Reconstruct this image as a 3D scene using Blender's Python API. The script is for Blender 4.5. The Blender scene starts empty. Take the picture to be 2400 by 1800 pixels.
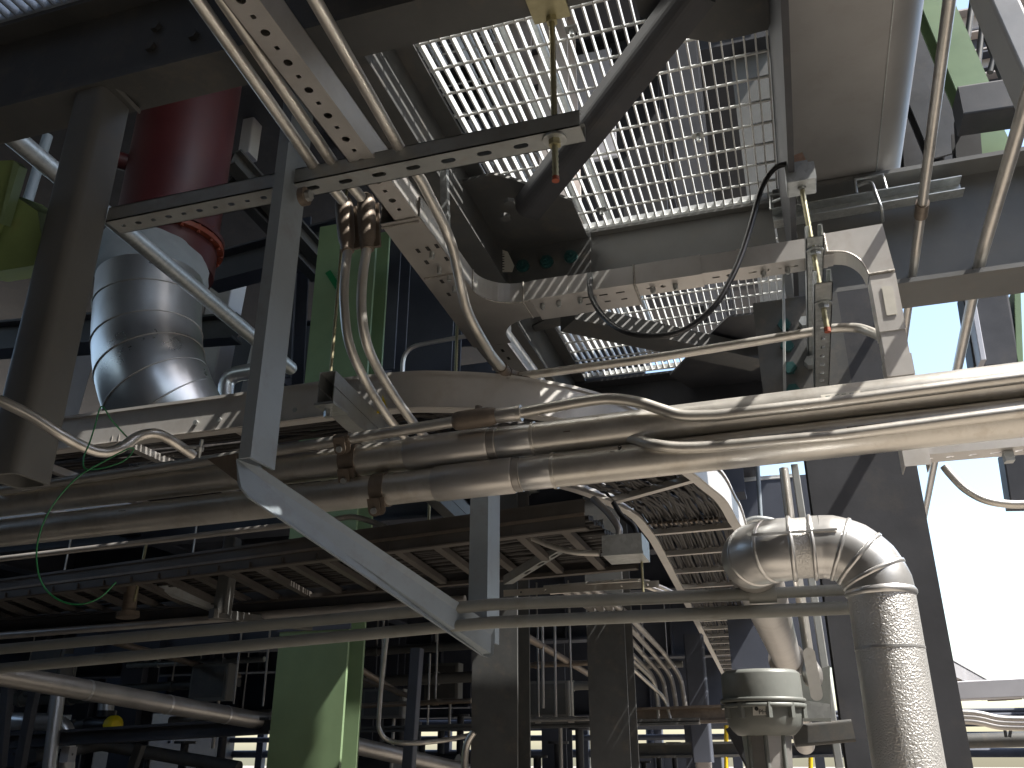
import bpy, math, random
from mathutils import Vector as V, Matrix
random.seed(7)
SC = bpy.context.scene
COL = SC.collection
R = math.radians
# ------------------------------------------------------------------ camera
H = 1.6
F = 2075.0
cam = bpy.data.cameras.new('camera'); CAM = bpy.data.objects.new('camera', cam); COL.objects.link(CAM)
CAM.location = (0, 0, H)
CAM.rotation_euler = (R(90 + 23.0), 0, R(17.5))
cam.sensor_fit = 'HORIZONTAL'; cam.sensor_width = 36.0; cam.lens = 36.0 * F / 2400.0
cam.clip_start = 0.05; cam.clip_end = 2000
SC.camera = CAM
# ------------------------------------------------------------------ sky, sun, exposure
SUN_EL, SUN_AZ = 55.0, -12.0            # azimuth measured from +X towards +Y
w = bpy.data.worlds.new('World'); SC.world = w; w.use_nodes = True
nt = w.node_tree; bg = nt.nodes['Background']
sky = nt.nodes.new('ShaderNodeTexSky'); sky.sky_type = 'NISHITA'; sky.sun_disc = False
sky.sun_elevation = R(SUN_EL); sky.sun_rotation = R(90 - SUN_AZ)
sky.air_density = 1.3; sky.dust_density = 2.0; sky.ozone_density = 0.3
nt.links.new(sky.outputs[0], bg.inputs[0]); bg.inputs[1].default_value = 0.15
sl = bpy.data.lights.new('sun', 'SUN'); sl.energy = 5.0; sl.angle = R(0.5); sl.color = (1.0, 0.95, 0.87)
SUN = bpy.data.objects.new('sun', sl); COL.objects.link(SUN)
sd = V((math.cos(R(SUN_EL)) * math.cos(R(SUN_AZ)), math.cos(R(SUN_EL)) * math.sin(R(SUN_AZ)), math.sin(R(SUN_EL))))
SUN.rotation_euler = sd.to_track_quat('Z', 'Y').to_euler()
SC.view_settings.view_transform = 'Standard'; SC.view_settings.look = 'None'
SC.view_settings.exposure = 1.3; SC.view_settings.gamma = 1.0
SC.cycles.max_bounces = 8; SC.cycles.diffuse_bounces = 4; SC.cycles.glossy_bounces = 4
# ------------------------------------------------------------------ measuring helpers (photo pixel 2400x1800 -> world)
_p, _y = R(23.0), R(17.5)
FW = V((-math.sin(_y) * math.cos(_p), math.cos(_y) * math.cos(_p), math.sin(_p)))
RT = V((math.cos(_y), math.sin(_y), 0)); UP = RT.cross(FW)
C0 = V((0, 0, H))
def ray(x, y): return FW + RT * ((x - 1200) / F) - UP * ((y - 900) / F)
def P(x, y, d): return C0 + ray(x, y) * d
def atz(x, y, z): r = ray(x, y); return C0 + r * ((z - H) / r.z)
def aty(x, y, Y): r = ray(x, y); return C0 + r * (Y / r.y)
def atx(x, y, X): r = ray(x, y); return C0 + r * (X / r.x)
def near(A, ax, x, y):
    r = ray(x, y); ax = V(ax); w_ = A - C0
    a, b, c, d, e = r.dot(r), r.dot(ax), ax.dot(ax), r.dot(w_), ax.dot(w_)
    return C0 + r * ((d * c - b * e) / (a * c - b * b))
XA, YA, ZA = V((1, 0, 0)), V((0, 1, 0)), V((0, 0, 1))
# ------------------------------------------------------------------ mesh builder
class MB:
    def __init__(s): s.v = []; s.f = []; s.sm = []
    def add(s, verts, faces, smooth=False):
        n = len(s.v); s.v += [V(q) for q in verts]
        s.f += [tuple(i + n for i in f) for f in faces]; s.sm += [smooth] * len(faces)
    def prism(s, A, B, prof, up=ZA, cap=True, smooth=False):
        A, B = V(A), V(B); d = (B - A).normalized(); r = d.cross(V(up)).normalized(); u = r.cross(d)
        n = len(prof)
        va = [A + r * p[0] + u * p[1] for p in prof]; vb = [B + r * p[0] + u * p[1] for p in prof]
        s.add(va + vb, [(i, (i + 1) % n, n + (i + 1) % n, n + i) for i in range(n)], smooth)
        if cap:
            s.add(va, [tuple(range(n - 1, -1, -1))]); s.add(vb, [tuple(range(n))])
        return s
    def hollow(s, A, B, prof, t, up=ZA, smooth=True):
        A, B = V(A), V(B); d = (B - A).normalized(); r = d.cross(V(up)).normalized(); u = r.cross(d); n = len(prof)
        mx = max(abs(p[0]) for p in prof); my = max(abs(p[1]) for p in prof)
        inn = [(p[0] * (1 - t / mx), p[1] * (1 - t / my)) for p in prof]
        o1 = [A + r * p[0] + u * p[1] for p in prof]; o2 = [B + r * p[0] + u * p[1] for p in prof]
        i1 = [A + r * p[0] + u * p[1] for p in inn]; i2 = [B + r * p[0] + u * p[1] for p in inn]
        q = lambda a, b: [(i, (i + 1) % n, n + (i + 1) % n, n + i) for i in range(n)]
        s.add(o1 + o2, q(0, 0), smooth); s.add(i2 + i1, q(0, 0), smooth); s.add(i1 + o1, q(0, 0)); s.add(o2 + i2, q(0, 0))
        return s
    def box(s, a, b):
        (x0, y0, z0), (x1, y1, z1) = a, b
        s.add([(x0, y0, z0), (x1, y0, z0), (x1, y1, z0), (x0, y1, z0), (x0, y0, z1), (x1, y0, z1), (x1, y1, z1), (x0, y1, z1)],
              [(0, 3, 2, 1), (4, 5, 6, 7), (0, 1, 5, 4), (1, 2, 6, 5), (2, 3, 7, 6), (3, 0, 4, 7)]); return s
    def obox(s, c, ax, ay, az):          # oriented box, half-axis vectors
        c, ax, ay, az = V(c), V(ax), V(ay), V(az)
        vs = [c + ax * i + ay * j + az * k for k in (-1, 1) for (i, j) in ((-1, -1), (1, -1), (1, 1), (-1, 1))]
        s.add(vs, [(0, 3, 2, 1), (4, 5, 6, 7), (0, 1, 5, 4), (1, 2, 6, 5), (2, 3, 7, 6), (3, 0, 4, 7)]); return s
    def plate(s, pts, th):
        pts = [V(p) for p in pts]; n = len(pts); th = V(th); b = [p + th for p in pts]
        s.add(pts + b, [(i, (i + 1) % n, n + (i + 1) % n, n + i) for i in range(n)])
        s.add(pts, [tuple(range(n - 1, -1, -1))]); s.add(b, [tuple(range(n))]); return s
    def tube(s, pts, r, n=16, caps=True, smooth=True, closed=False):
        pts = [V(p) for p in pts]; m = len(pts)
        rs = r if isinstance(r, (list, tuple)) else [r] * m
        T = []
        for i in range(m):
            a = pts[i] - pts[i - 1] if i else pts[1] - pts[0]
            b = pts[i + 1] - pts[i] if i < m - 1 else pts[i] - pts[i - 1]
            t = a.normalized() + b.normalized(); T.append(t.normalized() if t.length > 1e-6 else b.normalized())
        k = V((0, 0, 1)) if abs(T[0].z) < .9 else V((1, 0, 0))
        u = T[0].cross(k).normalized(); vs = []
        for i in range(m):
            u = (u - T[i] * u.dot(T[i])).normalized(); q = T[i].cross(u)
            for j in range(n):
                a = 2 * math.pi * j / n; vs.append(pts[i] + (u * math.cos(a) + q * math.sin(a)) * rs[i])
        s.add(vs, [(i * n + j, i * n + (j + 1) % n, (i + 1) * n + (j + 1) % n, (i + 1) * n + j) for i in range(m - 1) for j in range(n)], smooth)
        if caps:
            s.add(vs[:n], [tuple(range(n - 1, -1, -1))]); s.add(vs[-n:], [tuple(range(n))])
        return s
    def cyl(s, A, B, r, n=16, caps=True, smooth=True): return s.tube([A, B], r, n, caps, smooth)
    def pipe(s, A, B, r, t, n=24):       # tube with an open end at B
        d = (V(B) - V(A)).normalized()
        s.tube([A, B], r, n, False); s.tube([B, V(B) - d * .12], r - t, n, False)
        s.tube([V(B) + d * .0005, V(B) + d * .0006], r, n); return s
    def bolt(s, p, nrm, r=.014, h=.011, n=6):
        p, nrm = V(p), V(nrm).normalized(); s.tube([p, p + nrm * h], r, n, True, False); return s
    def ball(s, c, r, n=10):
        c = V(c); pts = []; rs = []
        for i in range(n + 1):
            a = math.pi * i / n; pts.append(c + V((0, 0, -math.cos(a) * r))); rs.append(max(math.sin(a) * r, 1e-4))
        return s.tube(pts, rs, 2 * n, False)
    def perf(s, O, L, W, N, length, width, th, holes):
        """perforated strip: O corner, L along, W across, N thickness direction; holes = (s, kind, a, b) sorted, centred across"""
        O, L, W, N = V(O), V(L).normalized(), V(W).normalized(), V(N).normalized()
        pt = lambda a, b, c=0: O + L * a + W * b + N * c
        def solid(a0, a1):
            if a1 - a0 < 1e-5: return
            for c, fl in ((0, 0), (th, 1)):
                q = [pt(a0, 0, c), pt(a1, 0, c), pt(a1, width, c), pt(a0, width, c)]
                s.add(q, [(0, 1, 2, 3) if fl else (3, 2, 1, 0)])
        cur = 0.0
        for hh in holes:
            c, kind, ha, hb = hh[:4]; off = hh[4] if len(hh) > 4 else 0.0
            m = ha + .004
            if c - m < cur or c + m > length: continue
            solid(cur, c - m); cur = c + m
            lo, hi = off - width / 2, width / 2 + 0
            yb0, yb1 = -width / 2 - off, width / 2 - off
            cor = [math.atan2(yb, x) % (2 * math.pi) for x, yb in ((m, yb1), (-m, yb1), (-m, yb0), (m, yb0))]
            angs = sorted(set([round(2 * math.pi * i / 20, 5) for i in range(20)] + [round(a, 5) for a in cor]))
            inn, out = [], []
            for a in angs:
                ca, sa = math.cos(a), math.sin(a)
                if kind == 'round': x, y = ha * ca, hb * sa
                elif kind == 'square':
                    k = min(ha / max(abs(ca), 1e-6), hb / max(abs(sa), 1e-6)); x, y = ca * k, sa * k
                else:                        # slot with rounded ends
                    st = ha - hb
                    k = hb / max(abs(sa), 1e-6); x, y = ca * k, sa * k
                    if abs(x) > st:
                        sg = 1 if ca > 0 else -1
                        B_ = -ca * st * sg; dsc = B_ * B_ - (st * st - hb * hb); k = -B_ + math.sqrt(max(dsc, 0)); x, y = ca * k, sa * k
                inn.append((c + x, width / 2 + off + y))
                k = min(m / max(abs(ca), 1e-6), (yb1 if sa > 0 else -yb0) / max(abs(sa), 1e-6))
                out.append((c + ca * k, width / 2 + off + sa * k))
            n = len(angs)
            for cz, fl in ((0, 0), (th, 1)):
                vs = [pt(a, b, cz) for a, b in inn] + [pt(a, b, cz) for a, b in out]
                s.add(vs, [((i, (i + 1) % n, n + (i + 1) % n, n + i)[::-1] if not fl else (i, (i + 1) % n, n + (i + 1) % n, n + i)) for i in range(n)])
            vs = [pt(a, b, 0) for a, b in inn] + [pt(a, b, th) for a, b in inn]
            s.add(vs, [(i, (i + 1) % n, n + (i + 1) % n, n + i) for i in range(n)])
        solid(cur, length)
        for b in (0, width):
            s.add([pt(0, b, 0), pt(length, b, 0), pt(length, b, th), pt(0, b, th)], [(0, 1, 2, 3)])
        return s
    def build(s, name, m, parent=None, label=None, cat=None, group=None, kind=None):
        if parent is not None: o0 = V(parent['_o'])
        else:
            n = max(len(s.v), 1); lo = V((min(q.x for q in s.v), min(q.y for q in s.v), min(q.z for q in s.v)))
            hi = V((max(q.x for q in s.v), max(q.y for q in s.v), max(q.z for q in s.v)))
            o0 = (lo + hi) / 2; o0.z = lo.z
        me = bpy.data.meshes.new(name); me.from_pydata([tuple(q - o0) for q in s.v], [], s.f)
        me.polygons.foreach_set('use_smooth', s.sm); me.materials.append(m); me.update()
        o = bpy.data.objects.new(name, me); COL.objects.link(o)
        if parent is not None:
            o.parent = parent; o['_o'] = parent['_o']
        else:
            o.location = o0; o['_o'] = tuple(o0)
        tag(o, label, cat, group, kind); return o
def tag(o, label=None, cat=None, group=None, kind=None):
    if label: o['label'] = label
    if cat: o['category'] = cat
    if group: o['group'] = group
    if kind: o['kind'] = kind
def thing(name, label, cat, loc, group=None):
    o = bpy.data.objects.new(name, None); COL.objects.link(o); o.location = loc; o['_o'] = tuple(loc)
    o.empty_display_size = .1
    tag(o, label, cat, group); return o
def dup(o, delta, label=None, group=None):
    r = o.copy(); COL.objects.link(r); r.location = V(o.location) + V(delta)
    if label: r['label'] = label
    if group: r['group'] = group
    def kids(src, dst):
        for ch in [q for q in bpy.data.objects if q.parent == src]:
            c = ch.copy(); COL.objects.link(c); c.parent = dst; kids(ch, c)
    kids(o, r); return r
# profiles ---------------------------------------------------------
def I_(w, h, tf=.016, tw=.011):
    a, b = w / 2, h / 2
    return [(-a, -b), (a, -b), (a, -b + tf), (tw / 2, -b + tf), (tw / 2, b - tf), (a, b - tf), (a, b), (-a, b), (-a, b - tf), (-tw / 2, b - tf), (-tw / 2, -b + tf), (-a, -b + tf)]
def rr(w, h, r, n=4):
    o = []
    for cx, cy, a0 in ((w / 2 - r, h / 2 - r, 0), (-w / 2 + r, h / 2 - r, 90), (-w / 2 + r, -h / 2 + r, 180), (w / 2 - r, -h / 2 + r, 270)):
        for i in range(n + 1):
            a = R(a0 + 90 * i / n); o.append((cx + r * math.cos(a), cy + r * math.sin(a)))
    return o
def C_(w, h, t): return [(-w / 2, -h / 2), (w / 2, -h / 2), (w / 2, -h / 2 + t), (-w / 2 + t, -h / 2 + t), (-w / 2 + t, h / 2 - t), (w / 2, h / 2 - t), (w / 2, h / 2), (-w / 2, h / 2)]
def U_(w, h, t, lip=.0): # open to +u
    return [(-w / 2, -h / 2), (w / 2, -h / 2), (w / 2, h / 2), (w / 2 - t, h / 2), (w / 2 - t, -h / 2 + t), (-w / 2 + t, -h / 2 + t), (-w / 2 + t, h / 2), (-w / 2, h / 2)]
def crv(pts, k=6):                      # smooth curve through points
    pts = [V(p) for p in pts]; o = []
    q = [pts[0] * 2 - pts[1]] + pts + [pts[-1] * 2 - pts[-2]]
    for i in range(1, len(q) - 2):
        p0, p1, p2, p3 = q[i - 1:i + 3]
        for j in range(k):
            t = j / k; t2 = t * t; t3 = t2 * t
            o.append((p1 * 2 + (p2 - p0) * t + (p0 * 2 - p1 * 5 + p2 * 4 - p3) * t2 + (p1 * 3 - p0 - p2 * 3 + p3) * t3) * .5)
    o.append(pts[-1]); return o
def fil(pts, rad, k=7):                 # polyline with rounded corners
    pts = [V(p) for p in pts]; o = [pts[0]]
    for i in range(1, len(pts) - 1):
        a, b, c = pts[i - 1], pts[i], pts[i + 1]
        u, v = (a - b), (c - b); t = min(rad, u.length * .48, v.length * .48)
        s_, e = b + u.normalized() * t, b + v.normalized() * t
        for j in range(k + 1):
            x = j / k; o.append(s_ * (1 - x) ** 2 + b * 2 * x * (1 - x) + e * x * x)
    o.append(pts[-1]); return o
# ------------------------------------------------------------------ materials
def mat(name, col, metal=0.0, rough=.5, var=.12, scale=6.0, bump=0.0, bscale=40.0, stain=None, stain_amt=.35, stretch=None, vor=False, rvar=.12, spec=.5):
    m = bpy.data.materials.new(name); m.use_nodes = True; n = m.node_tree.nodes; l = m.node_tree.links
    b = n['Principled BSDF']; b.inputs['Metallic'].default_value = metal; b.inputs['Roughness'].default_value = rough
    b.inputs['Specular IOR Level'].default_value = spec
    tc = n.new('ShaderNodeTexCoord'); src = tc.outputs['Object']
    if stretch:
        mp = n.new('ShaderNodeMapping'); mp.inputs['Scale'].default_value = stretch; l.new(src, mp.inputs[0]); src = mp.outputs[0]
    nz = n.new('ShaderNodeTexNoise'); nz.inputs['Scale'].default_value = scale; nz.inputs['Detail'].default_value = 6; nz.inputs['Roughness'].default_value = .62
    l.new(src, nz.inputs['Vector'])
    rp = n.new('ShaderNodeValToRGB'); c = V(col[:3])
    rp.color_ramp.elements[0].position = .3; rp.color_ramp.elements[1].position = .72
    rp.color_ramp.elements[0].color = (*[max(x * (1 - var), 0) for x in c], 1); rp.color_ramp.elements[1].color = (*[min(x * (1 + var), 1) for x in c], 1)
    l.new(nz.outputs['Fac'], rp.inputs[0]); out = rp.outputs[0]
    if vor:
        vo = n.new('ShaderNodeTexVoronoi'); vo.inputs['Scale'].default_value = 55; l.new(tc.outputs['Object'], vo.inputs['Vector'])
        hs = n.new('ShaderNodeMixRGB'); hs.blend_type = 'MULTIPLY'; hs.inputs[0].default_value = .35
        sp = n.new('ShaderNodeSeparateColor'); l.new(vo.outputs['Color'], sp.inputs[0])
        mr = n.new('ShaderNodeMapRange'); mr.inputs[3].default_value = .55; mr.inputs[4].default_value = 1.15; l.new(sp.outputs[0], mr.inputs[0])
        l.new(out, hs.inputs[1]); l.new(mr.outputs[0], hs.inputs[2]); out = hs.outputs[0]
    if stain:
        n2 = n.new('ShaderNodeTexNoise'); n2.inputs['Scale'].default_value = scale * 2.3; n2.inputs['Detail'].default_value = 8; n2.inputs['Roughness'].default_value = .7
        l.new(tc.outputs['Object'], n2.inputs['Vector'])
        r2 = n.new('ShaderNodeValToRGB'); r2.color_ramp.elements[0].position = .52; r2.color_ramp.elements[1].position = .75
        r2.color_ramp.elements[0].color = (0, 0, 0, 1); r2.color_ramp.elements[1].color = (stain_amt,) * 3 + (1,)
        l.new(n2.outputs['Fac'], r2.inputs[0])
        mx = n.new('ShaderNodeMixRGB'); l.new(r2.outputs[0], mx.inputs[0]); l.new(out, mx.inputs[1]); mx.inputs[2].default_value = (*stain, 1); out = mx.outputs[0]
    l.new(out, b.inputs['Base Color'])
    if rvar:
        mr = n.new('ShaderNodeMapRange'); mr.inputs[3].default_value = max(rough - rvar, .05); mr.inputs[4].default_value = min(rough + rvar, 1)
        l.new(nz.outputs['Fac'], mr.inputs[0]); l.new(mr.outputs[0], b.inputs['Roughness'])
    if bump:
        bn = n.new('ShaderNodeTexNoise'); bn.inputs['Scale'].default_value = bscale; bn.inputs['Detail'].default_value = 3; l.new(tc.outputs['Object'], bn.inputs['Vector'])
        bp = n.new('ShaderNodeBump'); bp.inputs['Strength'].default_value = bump; bp.inputs['Distance'].default_value = .004
        l.new(bn.outputs['Fac'], bp.inputs['Height']); l.new(bp.outputs[0], b.inputs['Normal'])
    return m
M = {}
M['steel'] = mat('grey_painted_steel', (.082, .084, .084), 0, .5, .24, 3, .08, 60, (.17, .14, .11), .5, spec=.35)
M['steel_d'] = mat('dark_painted_steel', (.052, .054, .061), 0, .5, .3, 2, .06, 60, (.10, .09, .08), .5, spec=.3)
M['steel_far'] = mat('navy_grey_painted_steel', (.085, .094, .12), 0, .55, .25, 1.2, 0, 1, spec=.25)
M['hanger'] = mat('pale_grey_painted_steel', (.255, .295, .33), 0, .42, .07, 5, .05, 90, (.16, .13, .10), .35, spec=.4)
M['galv'] = mat('galvanised_steel', (.46, .48, .48), .7, .42, .12, 9, .03, 80, vor=True)
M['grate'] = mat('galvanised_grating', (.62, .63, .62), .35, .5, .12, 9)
M['strut'] = mat('galvanised_strut', (.33, .345, .345), .45, .48, .15, 8, .03, 80, (.25, .19, .12), .4)
M['alu'] = mat('aluminium_conduit', (.66, .635, .59), .82, .36, .12, 5, .02, 40, (.36, .30, .23), .45, stretch=(1, 1, 1))
M['alu_ch'] = mat('aluminium_sheet', (.58, .56, .54), .7, .42, .08, 5, .015, 60, (.42, .36, .30), .3)
M['alu_b'] = mat('brushed_aluminium', (.58, .56, .535), .8, .37, .1, 3, .02, 30, (.42, .34, .26), .3, stretch=(1, 1, 9))
M['cast'] = mat('weathered_cast_fitting', (.20, .165, .135), .55, .55, .2, 14, .3, 120, (.10, .08, .06), .4)
M['clamp'] = mat('brown_weathered_strap', (.22, .18, .145), .6, .5, .2, 14, .1, 80, (.12, .08, .05), .4)
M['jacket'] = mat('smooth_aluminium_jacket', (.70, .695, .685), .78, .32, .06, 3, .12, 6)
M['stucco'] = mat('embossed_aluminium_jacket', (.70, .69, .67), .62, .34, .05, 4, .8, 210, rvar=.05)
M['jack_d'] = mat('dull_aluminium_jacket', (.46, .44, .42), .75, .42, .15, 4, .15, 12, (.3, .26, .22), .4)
M['tray_d'] = mat('dusty_brown_tray', (.11, .10, .092), .5, .55, .2, 5, .05, 40, (.11, .085, .065), .5)
M['cloth'] = mat('grey_glass_cloth', (.30, .32, .34), 0, .8, .12, 4, .5, 14)
M['red'] = mat('dark_red_paint', (.068, .013, .014), 0, .42, .14, 3, .05, 20, (.10, .02, .015), .4)
M['orange'] = mat('orange_red_paint', (.20, .04, .018), 0, .45, .15, 8)
M['green'] = mat('pale_green_paint', (.19, .275, .155), 0, .45, .12, 2.2, .03, 50, (.22, .27, .13), .22, spec=.35)
M['green2'] = mat('moss_green_paint', (.19, .27, .105), 0, .5, .14, 5, .05, 50, (.25, .20, .08), .45)
M['tealbolt'] = mat('teal_coated_bolt', (.02, .075, .075), .2, .4, .2, 20)
M['black'] = mat('black_cable_sheath', (.012, .012, .014), 0, .4, .2, 20)
M['cables'] = mat('dusty_black_cables', (.022, .02, .02), 0, .55, .4, 30, .2, 60, (.09, .075, .06), .5)
M['wire'] = mat('green_wire', (.01, .16, .05), 0, .4, .1, 20)
M['yellow'] = mat('yellow_label', (.72, .55, .01), 0, .5, .08, 20)
M['ypaint'] = mat('yellow_paint', (.75, .52, .02), 0, .45, .08, 5)
M['white'] = mat('pale_sticker', (.62, .60, .54), 0, .5, .08, 20)
M['ink'] = mat('dark_ink', (.02, .02, .02), 0, .6, .05, 20)
M['zinc'] = mat('yellow_zinc_rod', (.42, .39, .25), .75, .4, .15, 30)
M['tip'] = mat('red_painted_tip', (.28, .06, .025), 0, .5, .1, 30)
M['copper'] = mat('tinned_copper_lug', (.55, .36, .26), .9, .35, .2, 30)
M['housing'] = mat('grey_green_enamel', (.165, .175, .165), .1, .45, .12, 6, .05, 50, (.28, .27, .25), .3)
M['duct'] = mat('satin_grey_duct', (.27, .265, .26), .25, .42, .1, 2.5, .03, 40, (.20, .18, .165), .4)
M['beige'] = mat('beige_paint', (.50, .45, .42), 0, .5, .06, 3)
M['silverp'] = mat('pale_cladding', (.50, .50, .53), .35, .45, .06, 3)
M['bounce_wall'] = mat('pale_bounce_wall', (.28, .275, .27), 0, .6, .06, 2)  # for the added right-hand wall, pale so it bounces light back
M['rail'] = mat('grey_painted_pipe', (.22, .225, .21), 0, .45, .1, 6, .05, 60, (.14, .12, .09), .35)
M['steel_l'] = mat('mid_grey_painted_steel', (.145, .147, .143), 0, .5, .14, 3, .05, 60, (.2, .17, .13), .3, spec=.35)
M['grate_shade'] = mat('blue_shade_grating', (.28, .32, .37), .3, .5, .12, 9)  # galvanised grating with blue sky-lit shade mixed into its colour
M['alu_p'] = mat('pale_aluminium_sheet', (.60, .58, .555), .4, .42, .09, 4, .02, 40, (.40, .34, .28), .35)
M['jack_e'] = mat('banded_aluminium_jacket', (.52, .515, .51), .85, .30, .1, 3, .12, 8, (.36, .34, .32), .35)
M['ground'] = mat('worn_concrete', (.235, .21, .18), 0, .85, .14, .5, .1, 8)
M['gasket'] = mat('weld_bead', (.40, .38, .35), .8, .5, .3, 60, .5, 200)
# ================================================================== SETTING
g = MB(); g.add([(-250, -250, 0), (250, -250, 0), (250, 250, 0), (-250, 250, 0)], [(0, 1, 2, 3)])
g.build('ground', M['ground'], kind='structure')
# ------------------------------------------------------------------ main steel frame
ZG = 4.24                                            # underside of the gratings
def beam(name, label, cat, A, B, w_, h_, m=None, tf=.018, tw=.012, group=None, up=ZA, bolts=()):
    t = thing(name, label, cat, A, group)
    MB().prism(A, B, I_(w_, h_, tf, tw), up).build('body', m or M['steel'], t)
    if bolts:
        for p, n_ in bolts: MB().bolt(p, n_, .022, .018).build('bolt', M['steel'], t)
    return t
yb = 1.99
beam('steel_beam', 'dark grey flanged beam crossing the top left corner with three hex bolts in its web', 'beam', (-6, yb, 4.02), (2.6, yb, 4.02), .17, .44,
     bolts=[(aty(x, y, yb - .006), (0, -1, 0)) for x, y in ((367, 65), (455, 85), (355, 112))])
# square post under that beam
pt = thing('hanging_post', 'dark grey square tube post hanging at the left with an open cut end', 'post', (-2.185, 2.0, 2.36))
MB().hollow((-2.188, 1.995, 3.799), (-2.188, 1.995, 2.37), rr(.135, .15, .028), .012, up=YA).build('tube', M['steel_l'], pt)
MB().plate([aty(258, 196, 1.93), aty(328, 268, 2.06), aty(300, 215, 2.06)], (.01, -.01, .01)).build('weld_plate', M['steel'], pt)
# beam beside the grating, girder on the right, cross beam X2, far cross beam
beam('steel_beam', 'dark beam running away along the left edge of the big grating', 'beam', (-1.27, 2.07, 4.02), (-1.29, 3.99, 4.02), .17, .42)
beam('steel_beam', 'dark beam running away beyond the cross beam at the left of the smaller grating patch', 'beam', (-1.37, 4.13, 4.02), (-1.43, 8.6, 4.02), .17, .42)
gi = thing('channel_girder', 'dark channel girder along the right edge of the big grating', 'girder', (.165, .6, 3.58))
MB().prism((.172, .6, 3.92), (.172, 3.9, 3.92), C_(.022, .63, .008)[::-1], up=ZA).build('body', M['steel_d'], gi)
x2 = thing('cross_beam', 'grey cross beam behind the aluminium channel with three dark teal bolts in its web', 'beam', (-1.2, 4.05, 3.96))
MB().prism((-1.22, 4.06, 4.09), (.12, 4.06, 4.09), I_(.10, .28, .016, .012), ZA).build('body', M['steel_l'], x2)
x2b = thing('cross_beam', 'deep grey cross beam at the right behind the channel bend and slanting conduits', 'beam', (.13, 4.05, 3.62))
MB().prism((.13, 4.06, 3.92), (4.5, 4.06, 3.92), I_(.27, .62, .022, .014), ZA).build('body', M['steel_l'], x2b)
for x, y in ((1226, 625), (1282, 615), (1338, 603)):
    p = aty(x, y, 3.92); b = MB().tube([p, p + V((0, -.012, 0))], .036, 20); b.tube([p + V((0, -.012, 0)), p + V((0, -.03, 0))], .03, 6, smooth=False); b.tube([p + V((0, -.03, 0)), p + V((0, -.05, 0))], .012, 10)
    b.build('bolt', M['tealbolt'], x2)
MB().plate([aty(1196, 560, 3.925), aty(1384, 545, 3.925), aty(1384, 660, 3.925), aty(1196, 690, 3.925)], (0, .012, 0)).build('connection_plate', M['steel'], x2)
tg = thing('tag_plate', 'white tag plate with a barcode hanging beside the teal bolts', 'tag', aty(1180, 610, 3.9))
MB().plate([aty(1172, 583, 3.9), aty(1190, 590, 3.9), aty(1205, 622, 3.9), aty(1200, 637, 3.9), aty(1157, 637, 3.9)], (0, .004, 0)).build('plate', M['white'], tg)
bc = MB()
for i in range(7):
    a, b = aty(1170, 632 - i * 6, 3.897), aty(1182, 632 - i * 6, 3.897); bc.plate([a, b, b + V((0, 0, .003 + .003 * (i % 2))), a + V((0, 0, .003 + .003 * (i % 2)))], (0, .002, 0))
bc.build('barcode', M['ink'], tg)
beam('cross_beam', 'dark cross beam beyond the small far grating, above the curved tray', 'beam', (-1.6, 6.1, 3.98), (.16, 6.1, 3.98), .26, .46, M['steel_d'])
# gratings -------------------------------------------------------------
def grating(label, x0, x1, y0, y1, z, pb=.044, pc=.146, hb=.040, tb=.0062, m='grate', group='open floor gratings overhead'):
    g = MB(); n = int((x1 - x0) / pb)
    for i in range(n + 1):
        x = x0 + (x1 - x0) * i / n; g.box((x - tb / 2, y0, z), (x + tb / 2, y1, z + hb))
    k = max(int((y1 - y0) / pc), 1)
    tw = MB()
    for j in range(k + 1):
        y = y0 + (y1 - y0) * j / k
        pts = [(x0 - .003, y, z + .008), (x1 + .003, y, z + .008)]
        g.tube(pts, .0066, 6)
    for y_ in (y0, y1): g.box((x0, y_ - .003, z - .001), (x1, y_ + .003, z + hb + .001))
    return g.build('floor_grating', M[m], None, label, 'grating', group)
grating('bright open grating over the middle, largest panel beside the diagonal brace', -1.40, .155, 2.05, 4.02, ZG)
grating('open grating panel behind the aluminium channel, next one beyond the cross beam', -1.47, .16, 4.12, 6.0, ZG)
grating('shade-tinted blue-grey grating corner at the top left above the dark beam', -4.5, -1.5, .5, 1.9, ZG, pc=.3, m='grate_shade')
for i, (x_, y_) in enumerate(((-1.1, 2.35), (-.6, 2.6), (-.2, 3.4), (-.75, 3.85))): MB().box((x_, y_ - .02, ZG - .004), (x_ + .05, y_ + .02, ZG - .0005)).bolt((x_ + .025, y_, ZG - .004), (0, 0, -1), .010, .03).build('grating_clip', M['galv'], None, ('saddle clip under the grating at its top left', 'saddle clip under the grating near the hanging rod', 'saddle clip under the right half of the grating', 'saddle clip at the lower edge of the big grating')[i], 'clip')
# bracing under the grating -------------------------------------------
zb = 4.02
A, B = atz(1235, 492, zb), atz(1640, -30, zb)
br = thing('diagonal_brace', 'dark diagonal brace rising to the upper right under the big grating', 'brace', A)
d = (B - A).normalized(); s_ = d.cross(ZA)
MB().prism(A, B, [(-.060, -.045), (.008, -.045)] + [(.008 + .052 * math.sin(R(q)), .007 - .052 * math.cos(R(q))) for q in range(15, 91, 15)] + [(.060, .055), (-.060, .055)], ZA, smooth=False).build('body', M['steel_d'], br)
for x, y in ((1195, 470), (1185, 505)): MB().bolt(atz(x, y, 3.97), (0, 0, -1), .026, .02).build('bolt', M['steel'], br)
MB().plate([atz(x, y, 4.13) for x, y in ((1056, 432), (1156, 409), (1203, 421), (1340, 470), (1386, 578), (1372, 664), (1130, 690), (1085, 560))], (0, 0, .014)).build('gusset_plate', M['steel'], None, 'dark gusset plate at the lower end of the long diagonal brace', 'gusset')
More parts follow.
